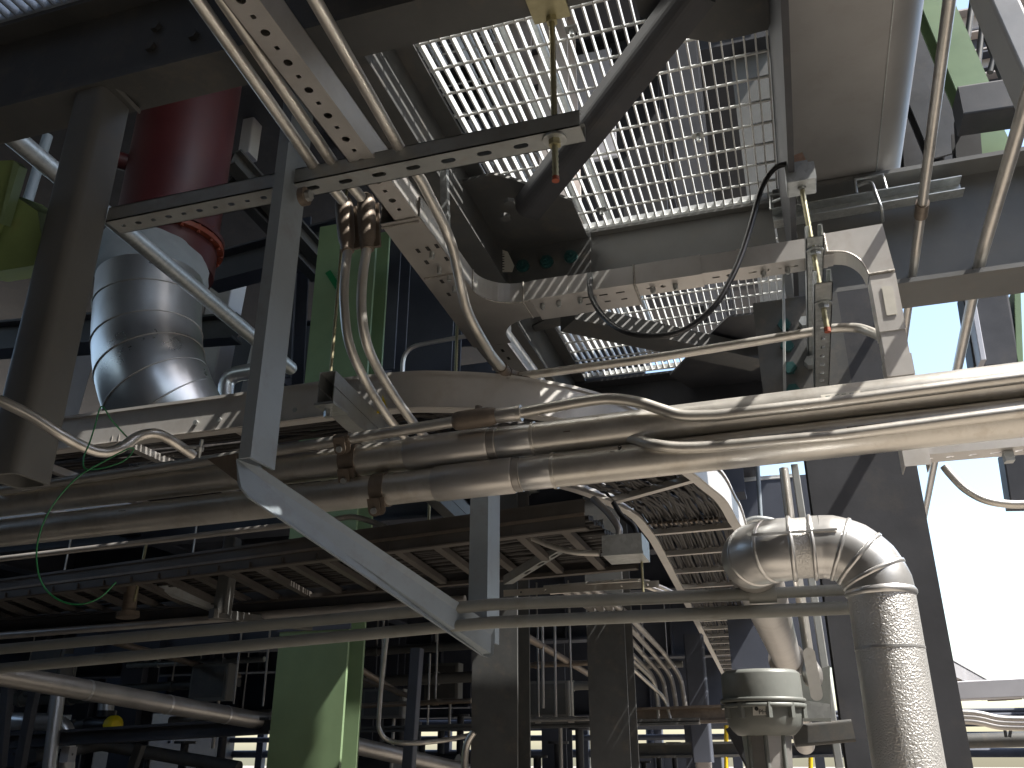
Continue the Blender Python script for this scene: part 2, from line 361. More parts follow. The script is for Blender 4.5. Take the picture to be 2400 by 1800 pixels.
MB().plate([atz(x, y, 4.13) for x, y in ((1452, -90), (1850, -110), (1800, 70), (1745, 84), (1672, 100), (1600, 88), (1500, 38))], (0, 0, .014)).build('gusset_plate', M['steel'], None, 'dark gusset plate at the top of the frame where the diagonal brace ends', 'gusset')
A, B = atz(1330, 745, zb), atz(1780, 842, zb)
MB().prism(A, B, [(-.09, -.05), (.09, -.05), (.09, .05), (-.09, .05)], ZA).build('diagonal_brace', M['steel'], None, 'dark brace crossing the second grating under the drooping black cable', 'brace')
MB().plate([atz(x, y, 4.10) for x, y in ((1655, 792), (1705, 744), (1870, 724), (1880, 905), (1650, 930), (1570, 880))], (0, 0, .014)).build('gusset_plate', M['steel_d'], None, 'dark gusset plate left of the hanging perforated struts', 'gusset')
MB().plate([atz(x, y, 4.10) for x, y in ((1235, 772), (1300, 738), (1400, 722), (1440, 740), (1330, 760), (1255, 778))], (0, 0, .012)).build('gusset_plate', M['steel'], None, 'small dark gusset just under the channel tee at the near end of the second brace', 'gusset')
# duct above the cross beam ---------------------------------------------
du = thing('overhead_duct', 'wide satin grey overhead duct with a rounded right side at the top right', 'duct', (.45, 2, ZG))
MB().box((.225, .4, ZG), (.62, 4.3, ZG + .3)).build('panel', M['duct'], du)
MB().tube([(.605, .4, ZG + .170), (.605, 4.4, ZG + .170)], .165, 56).build('rounded_side', M['duct'], du)
MB().box((.618, .4, ZG - .006), (.622, 4.3, ZG + .002)).build('seam', M['galv'], du)
# right main column ------------------------------------------------------
cl = thing('main_column', 'broad dark grey column behind the big elbowed pipe at right', 'column', (.33, 4.1, 0))
MB().prism((.335, 4.10, 0), (.335, 4.10, 3.606), I_(.44, .36, .022, .014), YA).build('shaft', M['steel_d'], cl)
MB().box((-.03, 3.90, 2.98), (.35, 3.917, 3.60)).build('splice_plate', M['steel'], cl)
for i in range(5):
    for x in (.10, ):
        MB().tube([(x + .0, 3.9, 3.02 + i * .11), (x, 3.875, 3.02 + i * .11)], .03, 6, smooth=False).build('nut', M['tealbolt'], cl)
for i in range(3):
    MB().bolt((.19, 3.9, 3.05 + i * .2), (0, -1, 0), .026, .05).build('bolt', M['galv'], cl)
st = MB().prism(aty(1862, 1090, 3.8), aty(1968, 1800, 3.8), rr(.03, .03, .004), YA); st.build('flat_bar', M['strut'], None, 'slim grey upright bar along the left edge of the main column', 'bar')
MB().prism(aty(1836, 640, 3.7), aty(1840, 1000, 3.7), rr(.012, .03, .002), YA).build('flat_bar', M['strut'], None, 'thin grey upright edge strip behind the hanging perforated struts', 'bar')
# ================================================================== CONDUITS, CHANNEL AND STRUT AT TOP LEFT
def holes_strut(n0, n1, step, a=.0165, b=.0085): return [(s, 'slot', a, b) for s in [n0 + step * i for i in range(int((n1 - n0) / step) + 1)]]
def strut(name, label, A, L, W, N, length, width, height, holes, m='strut', lip=True, cat='strut channel', group=None):
    """perforated channel: A corner of perforated face, L along, W across, N away from the perforated face"""
    A, L, W, N = V(A), V(L).normalized(), V(W).normalized(), V(N).normalized(); t = .0035
    s = MB(); s.perf(A, L, W, N, length, width, t, holes)
    for o in (0, width - t):
        q = A + W * o; s.plate([q, q + L * length, q + L * length + N * height, q + N * height], W * t)
    for o, sg in ((0, 1), (width, -1)):
        q = A + W * o + N * height; s.plate([q, q + L * length, q + L * length + W * sg * width * .24, q + W * sg * width * .24], N * -t)
    return s.build(name, M[m], None, label, cat, group)
xs0, xs1 = -2.12, -.44
hl = [(.04 + i * .062, 'slot', .012, .0085) if i % 2 else (.04 + i * .062, 'square', .008, .006) for i in range(11)]
hl += [(.78 + i * .118, 'slot', .024, .0105) for i in range(8)]
strut('strut_channel', 'slotted strut channel crossing under the conduits from post to hanging rod', (xs0, 2.055, 3.312), XA, YA, ZA, xs1 - xs0, .08, .057, hl)
# threaded rod through its right end
rd = thing('threaded_rod', 'threaded rod with red tip hanging from the top beam through the slotted strut', 'rod', (-.525, 2.09, 3.15))
def thread(A, B, r, k=4.0):
    A, B = V(A), V(B); L = (B - A).length; n = int(L / (r * .9)); pts = [A.lerp(B, i / n) for i in range(n + 1)]
    return MB().tube(pts, [r * (1.0 if i % 2 else .86) for i in range(n + 1)], 10)
thread((-.525, 2.09, 3.17), (-.525, 2.09, 3.80), .0105).build('rod', M['zinc'], rd)
MB().tube([(-.525, 2.09, 3.158), (-.525, 2.09, 3.172)], .0115, 12).build('tip', M['tip'], rd)
MB().tube([(-.525, 2.09, 3.284), (-.525, 2.09, 3.303)], .019, 6, smooth=False).build('nut', M['zinc'], rd)
MB().tube([(-.525, 2.09, 3.303), (-.525, 2.09, 3.311)], .036, 24).build('washer', M['galv'], rd)
MB().plate([(-.525 + a * .06, 2.04 + b * .06, 3.785) for a, b in ((-1, -1), (1, -1), (1, 1), (-1, 1))], (0, 0, .014)).build('plate', M['zinc'], rd)
MB().tube([(-.525, 2.09, 3.765), (-.525, 2.09, 3.785)], .019, 6, smooth=False).build('nut', M['zinc'], rd)
rd2 = thing('hanger_nut', 'pale washer and nut clamping the strut beside the pale angle hanger', 'nut', aty(708, 462, 2.05))
MB().tube([aty(706, 462, 2.05), aty(706, 462, 2.05) + V((.02, 0, 0))], .03, 20).build('washer', M['clamp'], rd2)
MB().tube([aty(706, 462, 2.05) + V((.02, 0, 0)), aty(706, 462, 2.05) + V((.035, 0, 0))], .018, 6, smooth=False).build('nut', M['galv'], rd2)
# two conduits left, with cast bodies, then sweeping down
def conduit(label, pts, r, m='alu', n=16, parts=(), name='conduit', group=None, cat='conduit', smooth=True):
    t = thing(name, label, cat, pts[0], group)
    MB().tube(pts, r, n).build('tube', M[m], t)
    for nm, mm, ps, rr_ in parts: MB().tube(ps, rr_, n).build(nm, M[mm], t)
    return t
zc = 3.372; rc = .0185
a1 = atz(463, 0, zc); a2 = atz(743, 398, zc); a3 = atz(797, 462, zc); dd = (a1 - a2).normalized()
conduit('thin left conduit of the pair entering from the top edge', [a1 + dd * 1.0, a2, a3, a3 + V((0, .02, 0))], rc)
b1 = atz(523, 0, zc); b2 = atz(787, 392, zc); b3 = atz(840, 455, zc); dd = (b1 - b2).normalized()
conduit('second conduit from the left entering from the top edge', [b1 + dd * 1.0, b2, b3, b3 + V((0, .02, 0))], rc)
for (pa, pb_, lab) in (((805, 466), (815, 588), 'left brown cast elbow fitting of the pair below the strut'), ((858, 458), (861, 584), 'right brown cast elbow fitting of the pair below the strut')):
    A = aty(*pa, 2.43); B = aty(*pb_, 2.43)
    f = thing('conduit_fitting', lab, 'conduit fitting', B)
    s = MB(); L = (A - B).length; u = (A - B).normalized()
    prof = [(0, .020), (.012, .024), (.03, .025), (.05, .031), (.5 * L, .033), (L - .03, .033), (L - .008, .028), (L, .02)]
    s.tube([B + u * h for h, _ in prof], [q for _, q in prof], 20)
    s.build('body', M['cast'], f)
    MB().obox((A + B) / 2 + V((.012, .03, 0)), V((.026, 0, 0)), V((0, .006, 0)), u * L * .40).build('cover', M['cast'], f)
    MB().tube([B - u * .002, B + u * .014], .0235, 20).build('collar', M['cast'], f)
Y0 = 2.43
conduit('bent conduit dropping from the left cast elbow and sweeping down to the right', crv([aty(815, 585, Y0), aty(808, 650, Y0), aty(807, 717, 2.44), aty(819, 807, 2.48), aty(855, 890, 2.58), aty(902, 967, 2.76), aty(935, 1010, 2.9), aty(990, 1075, 3.1)]), .0165)
conduit('bent conduit dropping from the right cast elbow and sweeping down to the right', crv([aty(860, 582, Y0), aty(851, 640, Y0), aty(847, 717, 2.44), aty(856, 790, 2.48), aty(878, 850, 2.57), aty(919, 920, 2.74), aty(968, 990, 2.9), aty(1030, 1065, 3.1)]), .0175)
# third conduit, right of the channel
c1 = atz(738, 0, zc); c2 = atz(939, 351, zc); c3 = atz(988, 424, zc); dd = (c1 - c2).normalized()
pts = [c1 + dd * .9, c2] + crv([c3, atz(1018, 483, 3.36), atz(1044, 536, 3.335), atz(1063, 590, 3.28), atz(1081, 674, 3.185), atz(1094, 724, 3.145), atz(1117, 772, 3.12), atz(1151, 830, 3.11)]) + [atz(1182, 868, 3.11)]
t3 = conduit('conduit right of the perforated channel, bending down across the channel tee', pts, .0185)
MB().tube([atz(1176, 860, 3.11), atz(1186, 873, 3.11)], .024, 16).build('coupling', M['cast'], t3)
E_ = atz(1186, 873, 3.11); yh = E_.y + .06
fb = thing('conduit_fitting', 'dark cast corner fitting where the bent conduit meets the horizontal conduit', 'conduit fitting', E_)
MB().tube([E_, E_ + V((.01, .05, -.002)), E_ + V((.03, .07, -.004)), E_ + V((.09, .07, 0))], [.028, .032, .032, .026], 16).build('body', M['cast'], fb)
MB().obox(E_ + V((-.03, .06, .0)), V((.03, 0, 0)), V((0, .03, 0)), V((0, 0, .02))).build('cover', M['cast'], fb)
h0 = near(E_ + V((.06, .06, 0)), XA, 1219, 882)
hp = [h0, near(h0, XA, 1516, 841), near(h0, XA, 1833, 790), near(h0, XA, 1950, 770)]
conduit('long horizontal conduit under the second grating ending at the channel drop', crv(hp[:1] + [hp[1]] + [hp[2]]) + crv([hp[3], aty(1985, 768, hp[3].y), aty(2016, 770, hp[3].y - .01), aty(2052, 783, hp[3].y - .05), aty(2075, 797, hp[3].y - .08)]), .0185)
# perforated channel --------------------------------------------------------
cz = 3.35
ch = thing('cable_channel', 'aluminium cable channel with punched holes, branching in a tee and turning down at right', 'cable channel', (-1.1, 3.1, cz))
def side(s, pts, h, t): s.plate([V(p) for p in pts] + [V(p) + V((0, 0, h)) for p in reversed(pts)], t)
L0, L1 = atz(553, 0, cz), atz(917, 528, cz); R0, R1 = atz(626, 0, cz), atz(968, 521, cz)
xl, xr = (L0.x + L1.x) / 2 - .005, (R0.x + R1.x) / 2 + .005; wv = xr - xl; ys, ye = .25, 2.44
L0 = V((xl, ys, cz)); s = MB(); hs = []
q = .06; i = 0
while q < ye - ys - .05:
    hs.append((q, 'round', .0125, .0125) if i % 2 else (q, 'square', .007, .0065)); q += .0565; i += 1
s.perf((xl, ys, cz), YA, XA, ZA, ye - ys, wv, .003, hs)
s.plate([(xl, ys, cz), (xl, ye, cz), (xl, ye, cz + .10), (xl, ys, cz + .10)], (.003, 0, 0)); s.plate([(xr - .003, ys, cz), (xr - .003, ye, cz), (xr - .003, ye, cz + .10), (xr - .003, ys, cz + .10)], (.003, 0, 0))
s.plate([(xl, ys, cz + .097), (xr, ys, cz + .097), (xr, ye, cz + .097), (xl, ye, cz + .097)], (0, 0, .003))
s.build('straight_section', M['alu_ch'], ch)
MB().box((xr - .004, ys, cz - .0035), (xr + .003, ye, cz + .003)).build('edge_bead', M['alu_ch'], ch)
# wider tee body : plan polygon
wl0, wr0 = atz(902, 516, cz - .01), atz(1040, 500, cz - .01)
xl2, xr2 = -1.245, -1.105; z2 = cz - .006
yf, ybk = 3.10, 3.25
s = MB()
pl = [(xl2, 2.40), (xr2, 2.40), (xr2 + .01, 2.96)]
for k in range(9):
    a = R(180 - 90 * k / 8); pl.append((xr2 + .01 + .16 + .16 * math.cos(a), 2.945 + .155 - .155 * (1 - math.cos(R(90 * k / 8))) * 0 + (.0) - 0 + 0))
pl = pl[:3]
cxf, cyf, rf = xr2 + .17, 2.94, .16
front = [V((cxf - rf * math.cos(R(t_)), cyf + rf * math.sin(R(t_)), z2)) for t_ in range(0, 91, 9)]
cyb = 3.25 + .16
back = [V((cxf - rf * math.cos(R(t_)), cyb - rf * math.sin(R(t_)), z2)) for t_ in range(90, -1, -9)]
poly = [V((xl2, 2.40, z2)), V((xr2 + .01, 2.40, z2))] + front + [V((-.90, yf, z2)), V((-.90, 3.25, z2))] + back + [V((xr2 + .01, 3.46, z2)), V((xl2 - .03, 3.46, z2))]
s.plate(poly, (0, 0, .003)); s.plate([p_ + V((0, 0, .086)) for p_ in poly], (0, 0, .003)); s.build('tee_plate', M['alu_b'], ch)
s = MB()
wall = [V((xr2 + .01, 2.40, z2))] + front + [V((-.90, yf, z2))]
for a, b in zip(wall, wall[1:]): s.add([a, b, b + V((0, 0, .09)), a + V((0, 0, .09))], [(0, 1, 2, 3)], True)
s.build('curved_wall', M['alu_b'], ch)
s = MB()
wall = [V((-.90, 3.25, z2))] + back + [V((xr2 + .01, 3.46, z2))]
for a, b in zip(wall, wall[1:]): s.add([a, b, b + V((0, 0, .09)), a + V((0, 0, .09))], [(0, 1, 2, 3)], True)
s.add([V((xl2, 2.40, z2)), V((xl2 - .03, 3.46, z2)), V((xl2 - .03, 3.46, z2 + .09)), V((xl2, 2.40, z2 + .09))], [(0, 1, 2, 3)])
s.build('back_wall', M['alu_b'], ch)
def seam(pts, r): MB().tube(pts, r, 6).build('weld_seam', M['gasket'], ch)
seam([(xl2, 2.80, z2 - .002), (xr2 + .01, 2.80, z2 - .002)], .004); seam([(xl2 - .004, 2.42, z2 - .002), (xr2, 2.42, z2 - .002)], .005)
seam([p + V((0, 0, -.001)) for p in front] + [V((-.90, yf, z2))], .0035)
seam([front[0] + V((.002, 0, 0)), front[0] + V((.002, 0, .09))], .0035); seam([V((-.93, 3.25, z2 - .002)), V((-.93, yf - .001, z2 - .002)), V((-.93, yf - .001, z2 + .09))], .004)
seam([V((-.465, yf + .185, z2 - .002)), V((-.465, yf - .003, z2 - .002)), V((-.465, yf - .003, z2 + .09))], .005)
# continuation beyond the tee
s = MB(); s.box((xl2 - .02, 3.462, z2), (xr2 - .01, 4.6, z2 + .003)); s.box((xr2 - .013, 3.462, z2), (xr2 - .01, 4.6, z2 + .09)); s.box((xl2 - .02, 3.462, z2), (xl2 - .017, 4.6, z2 + .09)); s.build('straight_section', M['alu_b'], ch)
# branch to the right : splice sleeves stand slightly proud
def xrun(x0, x1, yf_, dep, z, h, holes):
    s = MB(); s.perf((x0, yf_, z), XA, YA, ZA, x1 - x0, dep, .003, holes)
    s.box((x0, yf_, z + .003), (x1, yf_ + .003, z + h)); s.box((x0, yf_ + dep - .003, z + .003), (x1, yf_ + dep, z + h)); s.box((x0, yf_ + .0031, z + h - .004), (x1, yf_ + dep - .0031, z + h - .001)); return s
def hpat(x0, x1, y=0): return [(.05 + .052 * i, ('slot', 'round', 'square')[i % 3], (.016, .011, .006)[i % 3], (.005, .011, .006)[i % 3]) for i in range(int((x1 - x0 - .08) / .052))]
xrun(-.90, -.74, yf, .19, cz - .002, .088, []).build('splice_section', M['alu_ch'], ch)
xrun(-.74, -.47, yf + .002, .185, cz, .083, []).build('straight_section', M['alu_ch'], ch)
for x_ in (-.70, -.62, -.55): MB().box((x_, yf + .05, cz - .0012), (x_ + .035, yf + .058, cz - .0002)).build('slot', M['ink'], ch); MB().box((x_ + .01, yf + .11, cz - .0012), (x_ + .035, yf + .118, cz - .0002)).build('slot', M['ink'], ch)
xrun(-.47, -.20, yf + .002, .10, cz, .083, hpat(-.47, -.2)).build('straight_section', M['alu_ch'], ch)
xrun(-.46, -.20, yf - .002, .105, cz - .004, .088, hpat(-.46, -.2)).build('splice_section', M['alu_ch'], ch)
xrun(-.20, .29, yf + .004, .095, cz + .002, .08, hpat(-.2, .29)).build('straight_section', M['alu_ch'], ch)
xrun(-.06, .27, yf, .10, cz - .001, .085, hpat(-.06, .27)).build('splice_section', M['alu_ch'], ch)
for x in (-.86, -.79, -.70, -.64, -.40, -.31, .03, .12):
    b = MB(); b.tube([(x, yf + .05, cz - .005), (x, yf + .05, cz - .022)], .011, 8); b.tube([(x, yf + .05, cz - .022), (x, yf + .05, cz - .03)], .007, 8); b.build('bolt', M['galv'], ch)
for x, y in ((1013, 592), (1030, 628), (1053, 645), (1065, 672)):
    p = atz(x, y, z2); MB().tube([p, p + V((0, 0, -.025))], .010, 8).build('bolt', M['galv'], ch)
for x, y in ((980, 588), (1003, 583), (1024, 577), (1000, 615), (1047, 607), (1036, 660), (1052, 690), (1178, 822), (1192, 840)):
    p = atz(x, y, z2 - .0015); MB().obox(p, V((.006, .0, 0)), V((0, .013, 0)), V((0, 0, .001))).build('slot', M['ink'], ch)
# outside bend turning the channel downwards (face towards the camera)
ye_ = yf - .002
Q = lambda x, y: aty(x, y, ye_)
arc = crv([Q(1938, 590), Q(1985, 592), Q(2018, 612), Q(2036, 643)], 4)
face = [Q(1930, 548), Q(2068, 524), Q(2097, 633)] + list(reversed(arc))
s = MB(); s.plate(face, (0, .004, 0)); s.build('bend_face', M['alu_p'], ch)
s = MB()
for a, b_ in zip(arc, arc[1:]): s.add([a, b_, b_ + V((0, .10, 0)), a + V((0, .10, 0))], [(0, 1, 2, 3)], True)
a, b_ = Q(2068, 524), Q(2097, 633); s.add([a, b_, b_ + V((0, .10, 0)), a + V((0, .10, 0))], [(0, 1, 2, 3)])
a, b_ = Q(1930, 548), Q(2068, 524); s.add([a, b_, b_ + V((0, .10, 0)), a + V((0, .10, 0))], [(0, 1, 2, 3)])
s.build('bend_wall', M['alu_p'], ch)
seam([p + V((0, -.001, 0)) for p in arc], .0035); seam([Q(2036, 643), Q(2097, 633)], .005); seam([Q(1930, 548), Q(1938, 590)], .006)
def vrun(za, zb_, grow):
    xa, xb = Q(2037, 645).x + .004, Q(2097, 635).x - .002
    s = MB(); s.box((xa - grow, ye_ + .002 - grow, zb_), (xb + grow, ye_ + .005, za)); s.box((xa - grow, ye_ + .005, zb_), (xa - grow + .003, ye_ + .10, za)); s.box((xb + grow - .003, ye_ + .005, zb_), (xb + grow, ye_ + .10, za)); return s
vrun(Q(2090, 636).z, Q(2130, 1092).z, 0).build('drop_section', M['alu_p'], ch)
vrun(Q(2090, 640).z, Q(2110, 772).z, .003).build('splice_section', M['alu_p'], ch)
vrun(Q(2110, 830).z, Q(2110, 880).z, .004).build('splice_section', M['alu_p'], ch)
tagp = [Q(2066, 673), Q(2092, 671), Q(2103, 737), Q(2078, 740)]
MB().plate([p + V((0, -.004, 0)) for p in tagp], (0, .002, 0)).build('label_sticker', M['white'], ch)
# struts carrying the branch, seen end-on, with rod
rx = .215
strut('strut_channel', 'upper perforated strut seen end-on under the channel bend', (rx - .03, 2.86, 3.292), YA, XA, ZA, 1.05, .06, .05, [(.07 + .085 * i, 'slot' if i % 2 else 'square', .014, .009) for i in range(11)], 'galv')
strut('strut_channel', 'lower perforated strut seen end-on with the orange tipped rod', (rx - .03, 2.80, 3.075), YA, XA, ZA, 1.0, .06, .05, [(.19 + .085 * i, 'slot' if i % 2 else 'square', .014, .009) for i in range(9)], 'galv')
r2 = thing('threaded_rod', 'yellowish threaded rod with an orange tip through the two end-on struts', 'rod', (rx, 2.95, 2.97))
thread((rx - .012, 2.95, 3.55), (rx, 2.95, 2.975), .0105).build('rod', M['zinc'], r2)
MB().tube([(rx, 2.95, 2.962), (rx, 2.95, 2.978)], .0115, 12).build('tip', M['tip'], r2)
for z in (3.052, 3.268): MB().tube([(rx, 2.95, z), (rx, 2.95, z + .018)], .019, 6, smooth=False).build('nut', M['galv'], r2); MB().tube([(rx, 2.95, z + .018), (rx, 2.95, z + .0225)], .03, 20).build('washer', M['galv'], r2)
# beam clamp, lug and black ground cable
bcl = thing('beam_clamp', 'grey block clamp on the girder edge holding the yellowish rod', 'clamp', (rx - .01, 2.95, 3.55))
MB().prism((rx - .012, 2.90, 3.60), (rx - .012, 3.00, 3.60), rr(.105, .075, .006), ZA).build('block', M['galv'], bcl)
MB().box((rx - .055, 2.925, 3.637), (rx + .02, 2.975, 3.665)).build('jaw', M['galv'], bcl)
MB().tube([(rx - .012, 2.95, 3.553), (rx - .012, 2.95, 3.566)], .017, 6, smooth=False).build('nut', M['galv'], bcl)
cb = [aty(1848, 383, 2.95), aty(1815, 395, 2.95), aty(1785, 440, 2.95), aty(1762, 520, 2.93), aty(1742, 585, 2.9), aty(1715, 650, 2.85), aty(1672, 720, 2.8), aty(1600, 775, 2.78), aty(1530, 788, 2.78), aty(1460, 776, 2.8), aty(1415, 742, 2.86), aty(1388, 700, 2.95), aty(1382, 672, 3.05), aty(1383, 655, 3.085)]
ca = thing('ground_cable', 'black ground cable drooping from the beam clamp to the channel side', 'cable', cb[0])
MB().tube(crv(cb), .0108, 12).build('sheath', M['black'], ca)
MB().obox(aty(1383, 652, 3.088), V((.012, 0, 0)), V((0, .004, 0)), V((0, 0, .025))).build('lug', M['galv'], ca)
MB().obox(aty(1868, 376, 2.94), V((.026, 0, .006)), V((0, .012, 0)), V((-.004, 0, .018))).build('lug', M['copper'], ca)
# ================================================================== ANGLE HANGER FRAME
hg = thing('angle_hanger', 'pale grey painted steel angle hanger with a long diagonal leg in the middle', 'hanger', (-1.42, 2.05, 2.38))
zt_, zb_ = 3.82, aty(545, 1060, 2.0).z
xc = aty(632, 700, 2.0).x
def Lsec(a, b, t): return [(-a, 0), (0, 0), (0, b), (-t, b), (-t, t), (-a, t)]      # corner at origin
# upright: narrow leg faces the camera, wide leg faces +X
A = V((xc, 2.0, zb_ - .03)); B = V((xc, 2.0, zt_))
s = MB()
def vert(poly, z0, z1): return MB().plate([V((x, y, z0)) for x, y in poly], (0, 0, z1 - z0))
pol = [(xc - .038, 2.0), (xc, 2.0), (xc, 2.125), (xc - .009, 2.125), (xc - .009, 2.009), (xc - .038, 2.009)]
vert(pol, zb_ - .02, zt_).build('upright', M['hanger'], hg)
g0, g1 = aty(553, 1070, 2.0), aty(1143, 1548, 2.94); h0_, h1_ = aty(612, 1095, 2.06), aty(1161, 1472, 2.94)
k0 = [aty(553, 1075, 2.0), aty(556, 1118, 2.0), aty(566, 1143, 2.0), aty(584, 1165, 2.015)]
k1 = [aty(1132, 1536, 2.94), aty(1147, 1541, 2.94), aty(1157, 1532, 2.94), aty(1160, 1500, 2.94), aty(1160, 1470, 2.94)]
top = [aty(1126, 1447, 2.92), aty(614, 1098, 2.07), aty(600, 1070, 2.06)]
pl = k0 + k1 + top
nrm = (pl[5] - pl[1]).cross(ZA).normalized()
dg = MB()
ctr = sum((p for p in pl), V()) / len(pl); dirh = V((pl[6].x - pl[0].x, pl[6].y - pl[0].y, 0)).normalized(); nn = dirh.cross(ZA)
pj = [p - nn * ((p - ctr).dot(nn)) * .0 for p in pl]
dg.plate(pj, -nn * .010 if nn.y < 0 else nn * .010)
dg.build('diagonal_leg', M['hanger'], hg)
MB().plate([aty(486, 1076, 2.0), aty(553, 1062, 2.0), aty(556, 1128, 2.0)], (0, .012, .004)).build('corner_plate', M['clamp'], hg)
xv0, xv1 = aty(1101, 1300, 2.96).x, aty(1144, 1300, 2.96).x
vert([(xv0, 2.955), (xv1, 2.955), (xv1, 3.09), (xv1 - .01, 3.09), (xv1 - .01, 2.965), (xv0, 2.965)], aty(1140, 1500, 2.95).z, 2.60).build('upright', M['hanger'], hg)
# ================================================================== BIG CONDUITS (pipe rack run)
yp = 2.72
A1 = aty(1250, 1025, yp); A2 = aty(1300, 1103, yp)
def run(A, x, y): return near(A, XA, x, y)
def couplings(t, A, xs, r):
    """xs: list of (name, mat, px0, px1, radius)"""
    pass
# line 1 (upper)
def linept(p0, p1, px):
    """point on 3D line whose photo x is px"""
    lo, hi = -3.0, 3.0
    def sx(t):
        v = p0.lerp(p1, t) - C0; return 1200 + F * v.dot(RT) / v.dot(FW)
    for _ in range(50):
        m_ = (lo + hi) / 2
        if sx(m_) < px: lo = m_
        else: hi = m_
    return p0.lerp(p1, (lo + hi) / 2)
def bigline(label, pl_, pr, marks, r0, r1, split):
    t = thing('conduit', label, 'large conduit', pl_, 'large conduits side by side')
    e0 = pl_ + (pl_ - pr).normalized() * 1.5; e1 = pr + (pr - pl_).normalized() * 1.2
    m_ = linept(pl_, pr, split)
    MB().cyl(e0, m_, r0, 40).build('tube', M['alu'], t); MB().cyl(m_, e1, r1, 40).build('tube', M['alu'], t)
    for nm, mm, x0, x1, r in marks:
        a, b = linept(pl_, pr, x0), linept(pl_, pr, x1)
        if nm == 'thread':
            L = (b - a).length; n = int(L / .0035); MB().tube([a.lerp(b, i / n) for i in range(n + 1)], [r if i % 2 else r * .965 for i in range(n + 1)], 32).build(nm, M[mm], t)
        elif nm in ('sleeve', 'union'):
            d = (b - a).normalized(); MB().tube([a, a + d * .006, b - d * .006, b], [r * .96, r, r, r * .96], 40).build(nm, M[mm], t)
        else: MB().cyl(a, b, r, 40).build(nm, M[mm], t)
    return t
l1, r1_ = run(A1, 0, 1180), run(A1, 2400, 893)
k = A1.y
T1 = bigline('upper of the two large aluminium conduits with a sleeve fitting in the middle', l1, r1_,
    [('sleeve', 'alu_b', 957, 1149, .0615), ('thread', 'jack_d', 1149, 1168, .0585), ('union', 'jacket', 1168, 1250, .0566), ('ring', 'alu', 1250, 1257, .0612)], .0553, .0572, 1254)
l2, r2_ = run(A2, 0, 1250), run(A2, 2400, 978)
T2 = bigline('lower of the two large aluminium conduits with a sleeve fitting in the middle', l2, r2_,
    [('sleeve', 'alu_b', 1022, 1206, .0615), ('thread', 'jack_d', 1206, 1224, .0585), ('union', 'jacket', 1224, 1297, .0566), ('ring', 'alu', 1297, 1304, .0612)], .0553, .0572, 1300)
# patches of tape and printed remnants
def band(name, m, p0, p1, x0, x1, r, a0, a1, parent):
    a, b = linept(p0, p1, x0), linept(p0, p1, x1); d = (b - a).normalized(); u = d.cross(ZA).normalized(); q = u.cross(d); s = MB(); n = 8
    va = []
    for i in range(n + 1):
        g_ = R(a0 + (a1 - a0) * i / n); o = (u * math.cos(g_) + q * math.sin(g_)) * r; va += [a + o, b + o]
    s.add(va, [(2 * i, 2 * i + 1, 2 * i + 3, 2 * i + 2) for i in range(n)], True); return s.build(name, M[m], parent)
# u points towards the camera side (-Y) for d=+X : cross(+X, Z) = -Y
band('tape_remnant', 'white', l1, r1_, 1925, 2015, .0581, -12, 12, T1)
band('tape_remnant', 'clamp', l2, r2_, 1985, 2090, .0581, -14, 14, T2)
for x0 in (1935, 1957, 1972, 1990): band('print_mark', 'tealbolt', l1, r1_, x0, x0 + 10, .0584, -6, 6, T1)
# straps
def strap(label, p0, p1, px, r, wpx, ear):
    a, b = linept(p0, p1, px), linept(p0, p1, px + wpx); d = (b - a).normalized(); t = thing('pipe_strap', label, 'pipe strap', a, 'brown pipe straps')
    s = MB(); s.tube([a, b], r, 32, False); s.tube([b, a], r - .004, 32, False)
    for q, e in ((a, -d), (b, d)): s.tube([q + e * .0004, q + e * .0005], r, 32)
    s.build('band', M['clamp'], t)
    u = V((0, -.35, -1)).normalized(); c = (a + b) / 2 + u * (r + .004)
    fw = (FW - d * FW.dot(d)).normalized(); uu = (u - fw * u.dot(fw)).normalized()
    e = MB(); pts = [c + d * .022 + uu * -.03] + [c + d * (.022 * math.cos(R(q))) + uu * (.012 + .020 * math.sin(R(q))) for q in range(0, 181, 20)] + [c - d * .022 + uu * -.03]
    c2_ = c - fw * (r * .55 + .004); sh = c2_ - c
    e.plate([p + sh for p in pts], fw * .004); e.plate([p + sh + fw * .016 + d * .012 for p in pts], fw * .004)
    ear_ = e.build('ear', M['clamp'], t)
    MB().bolt(c2_ + uu * .012, -fw, .011, .009, 12).build('bolt', M['galv'], ear_)
    return t
strap('brown strap on the upper large conduit left of its sleeve', l1, r1_, 808, .0605, 36, 0)
strap('brown strap on the lower large conduit left of its sleeve', l2, r2_, 880, .0605, 30, 0)
# small conduit in front of line 1 ----------------------------------------
ys_ = 2.645
S0 = aty(1109, 981, ys_)
lft = near(S0, XA, 0, 1150); lf2 = near(S0, XA, 780, 1035)
sp = [near(S0, XA, 1214, 969), near(S0, XA, 1300, 953), near(S0, XA, 1387, 938), near(S0, XA, 1441, 935), aty(1500, 944, ys_), aty(1551, 960, ys_), aty(1600, 974, ys_), near(aty(1600, 974, ys_), XA, 1680, 974)]
tail = [near(aty(1600, 974, ys_), XA, 1925, 946), near(aty(1600, 974, ys_), XA, 2400, 884)]
sc = thing('conduit', 'small conduit with a cast coupling running in front of the upper large conduit', 'conduit', S0)
MB().tube([lft, near(S0, XA, 640, 1057), lf2, near(S0, XA, 1075, 987)], .0195, 20).build('tube', M['alu'], sc)
MB().tube(crv(sp) + tail + [tail[1] + (tail[1] - tail[0])], .0185, 20).build('tube', M['alu'], sc)
a, b = near(S0, XA, 1064, 988), near(S0, XA, 1164, 974); d = (b - a).normalized()
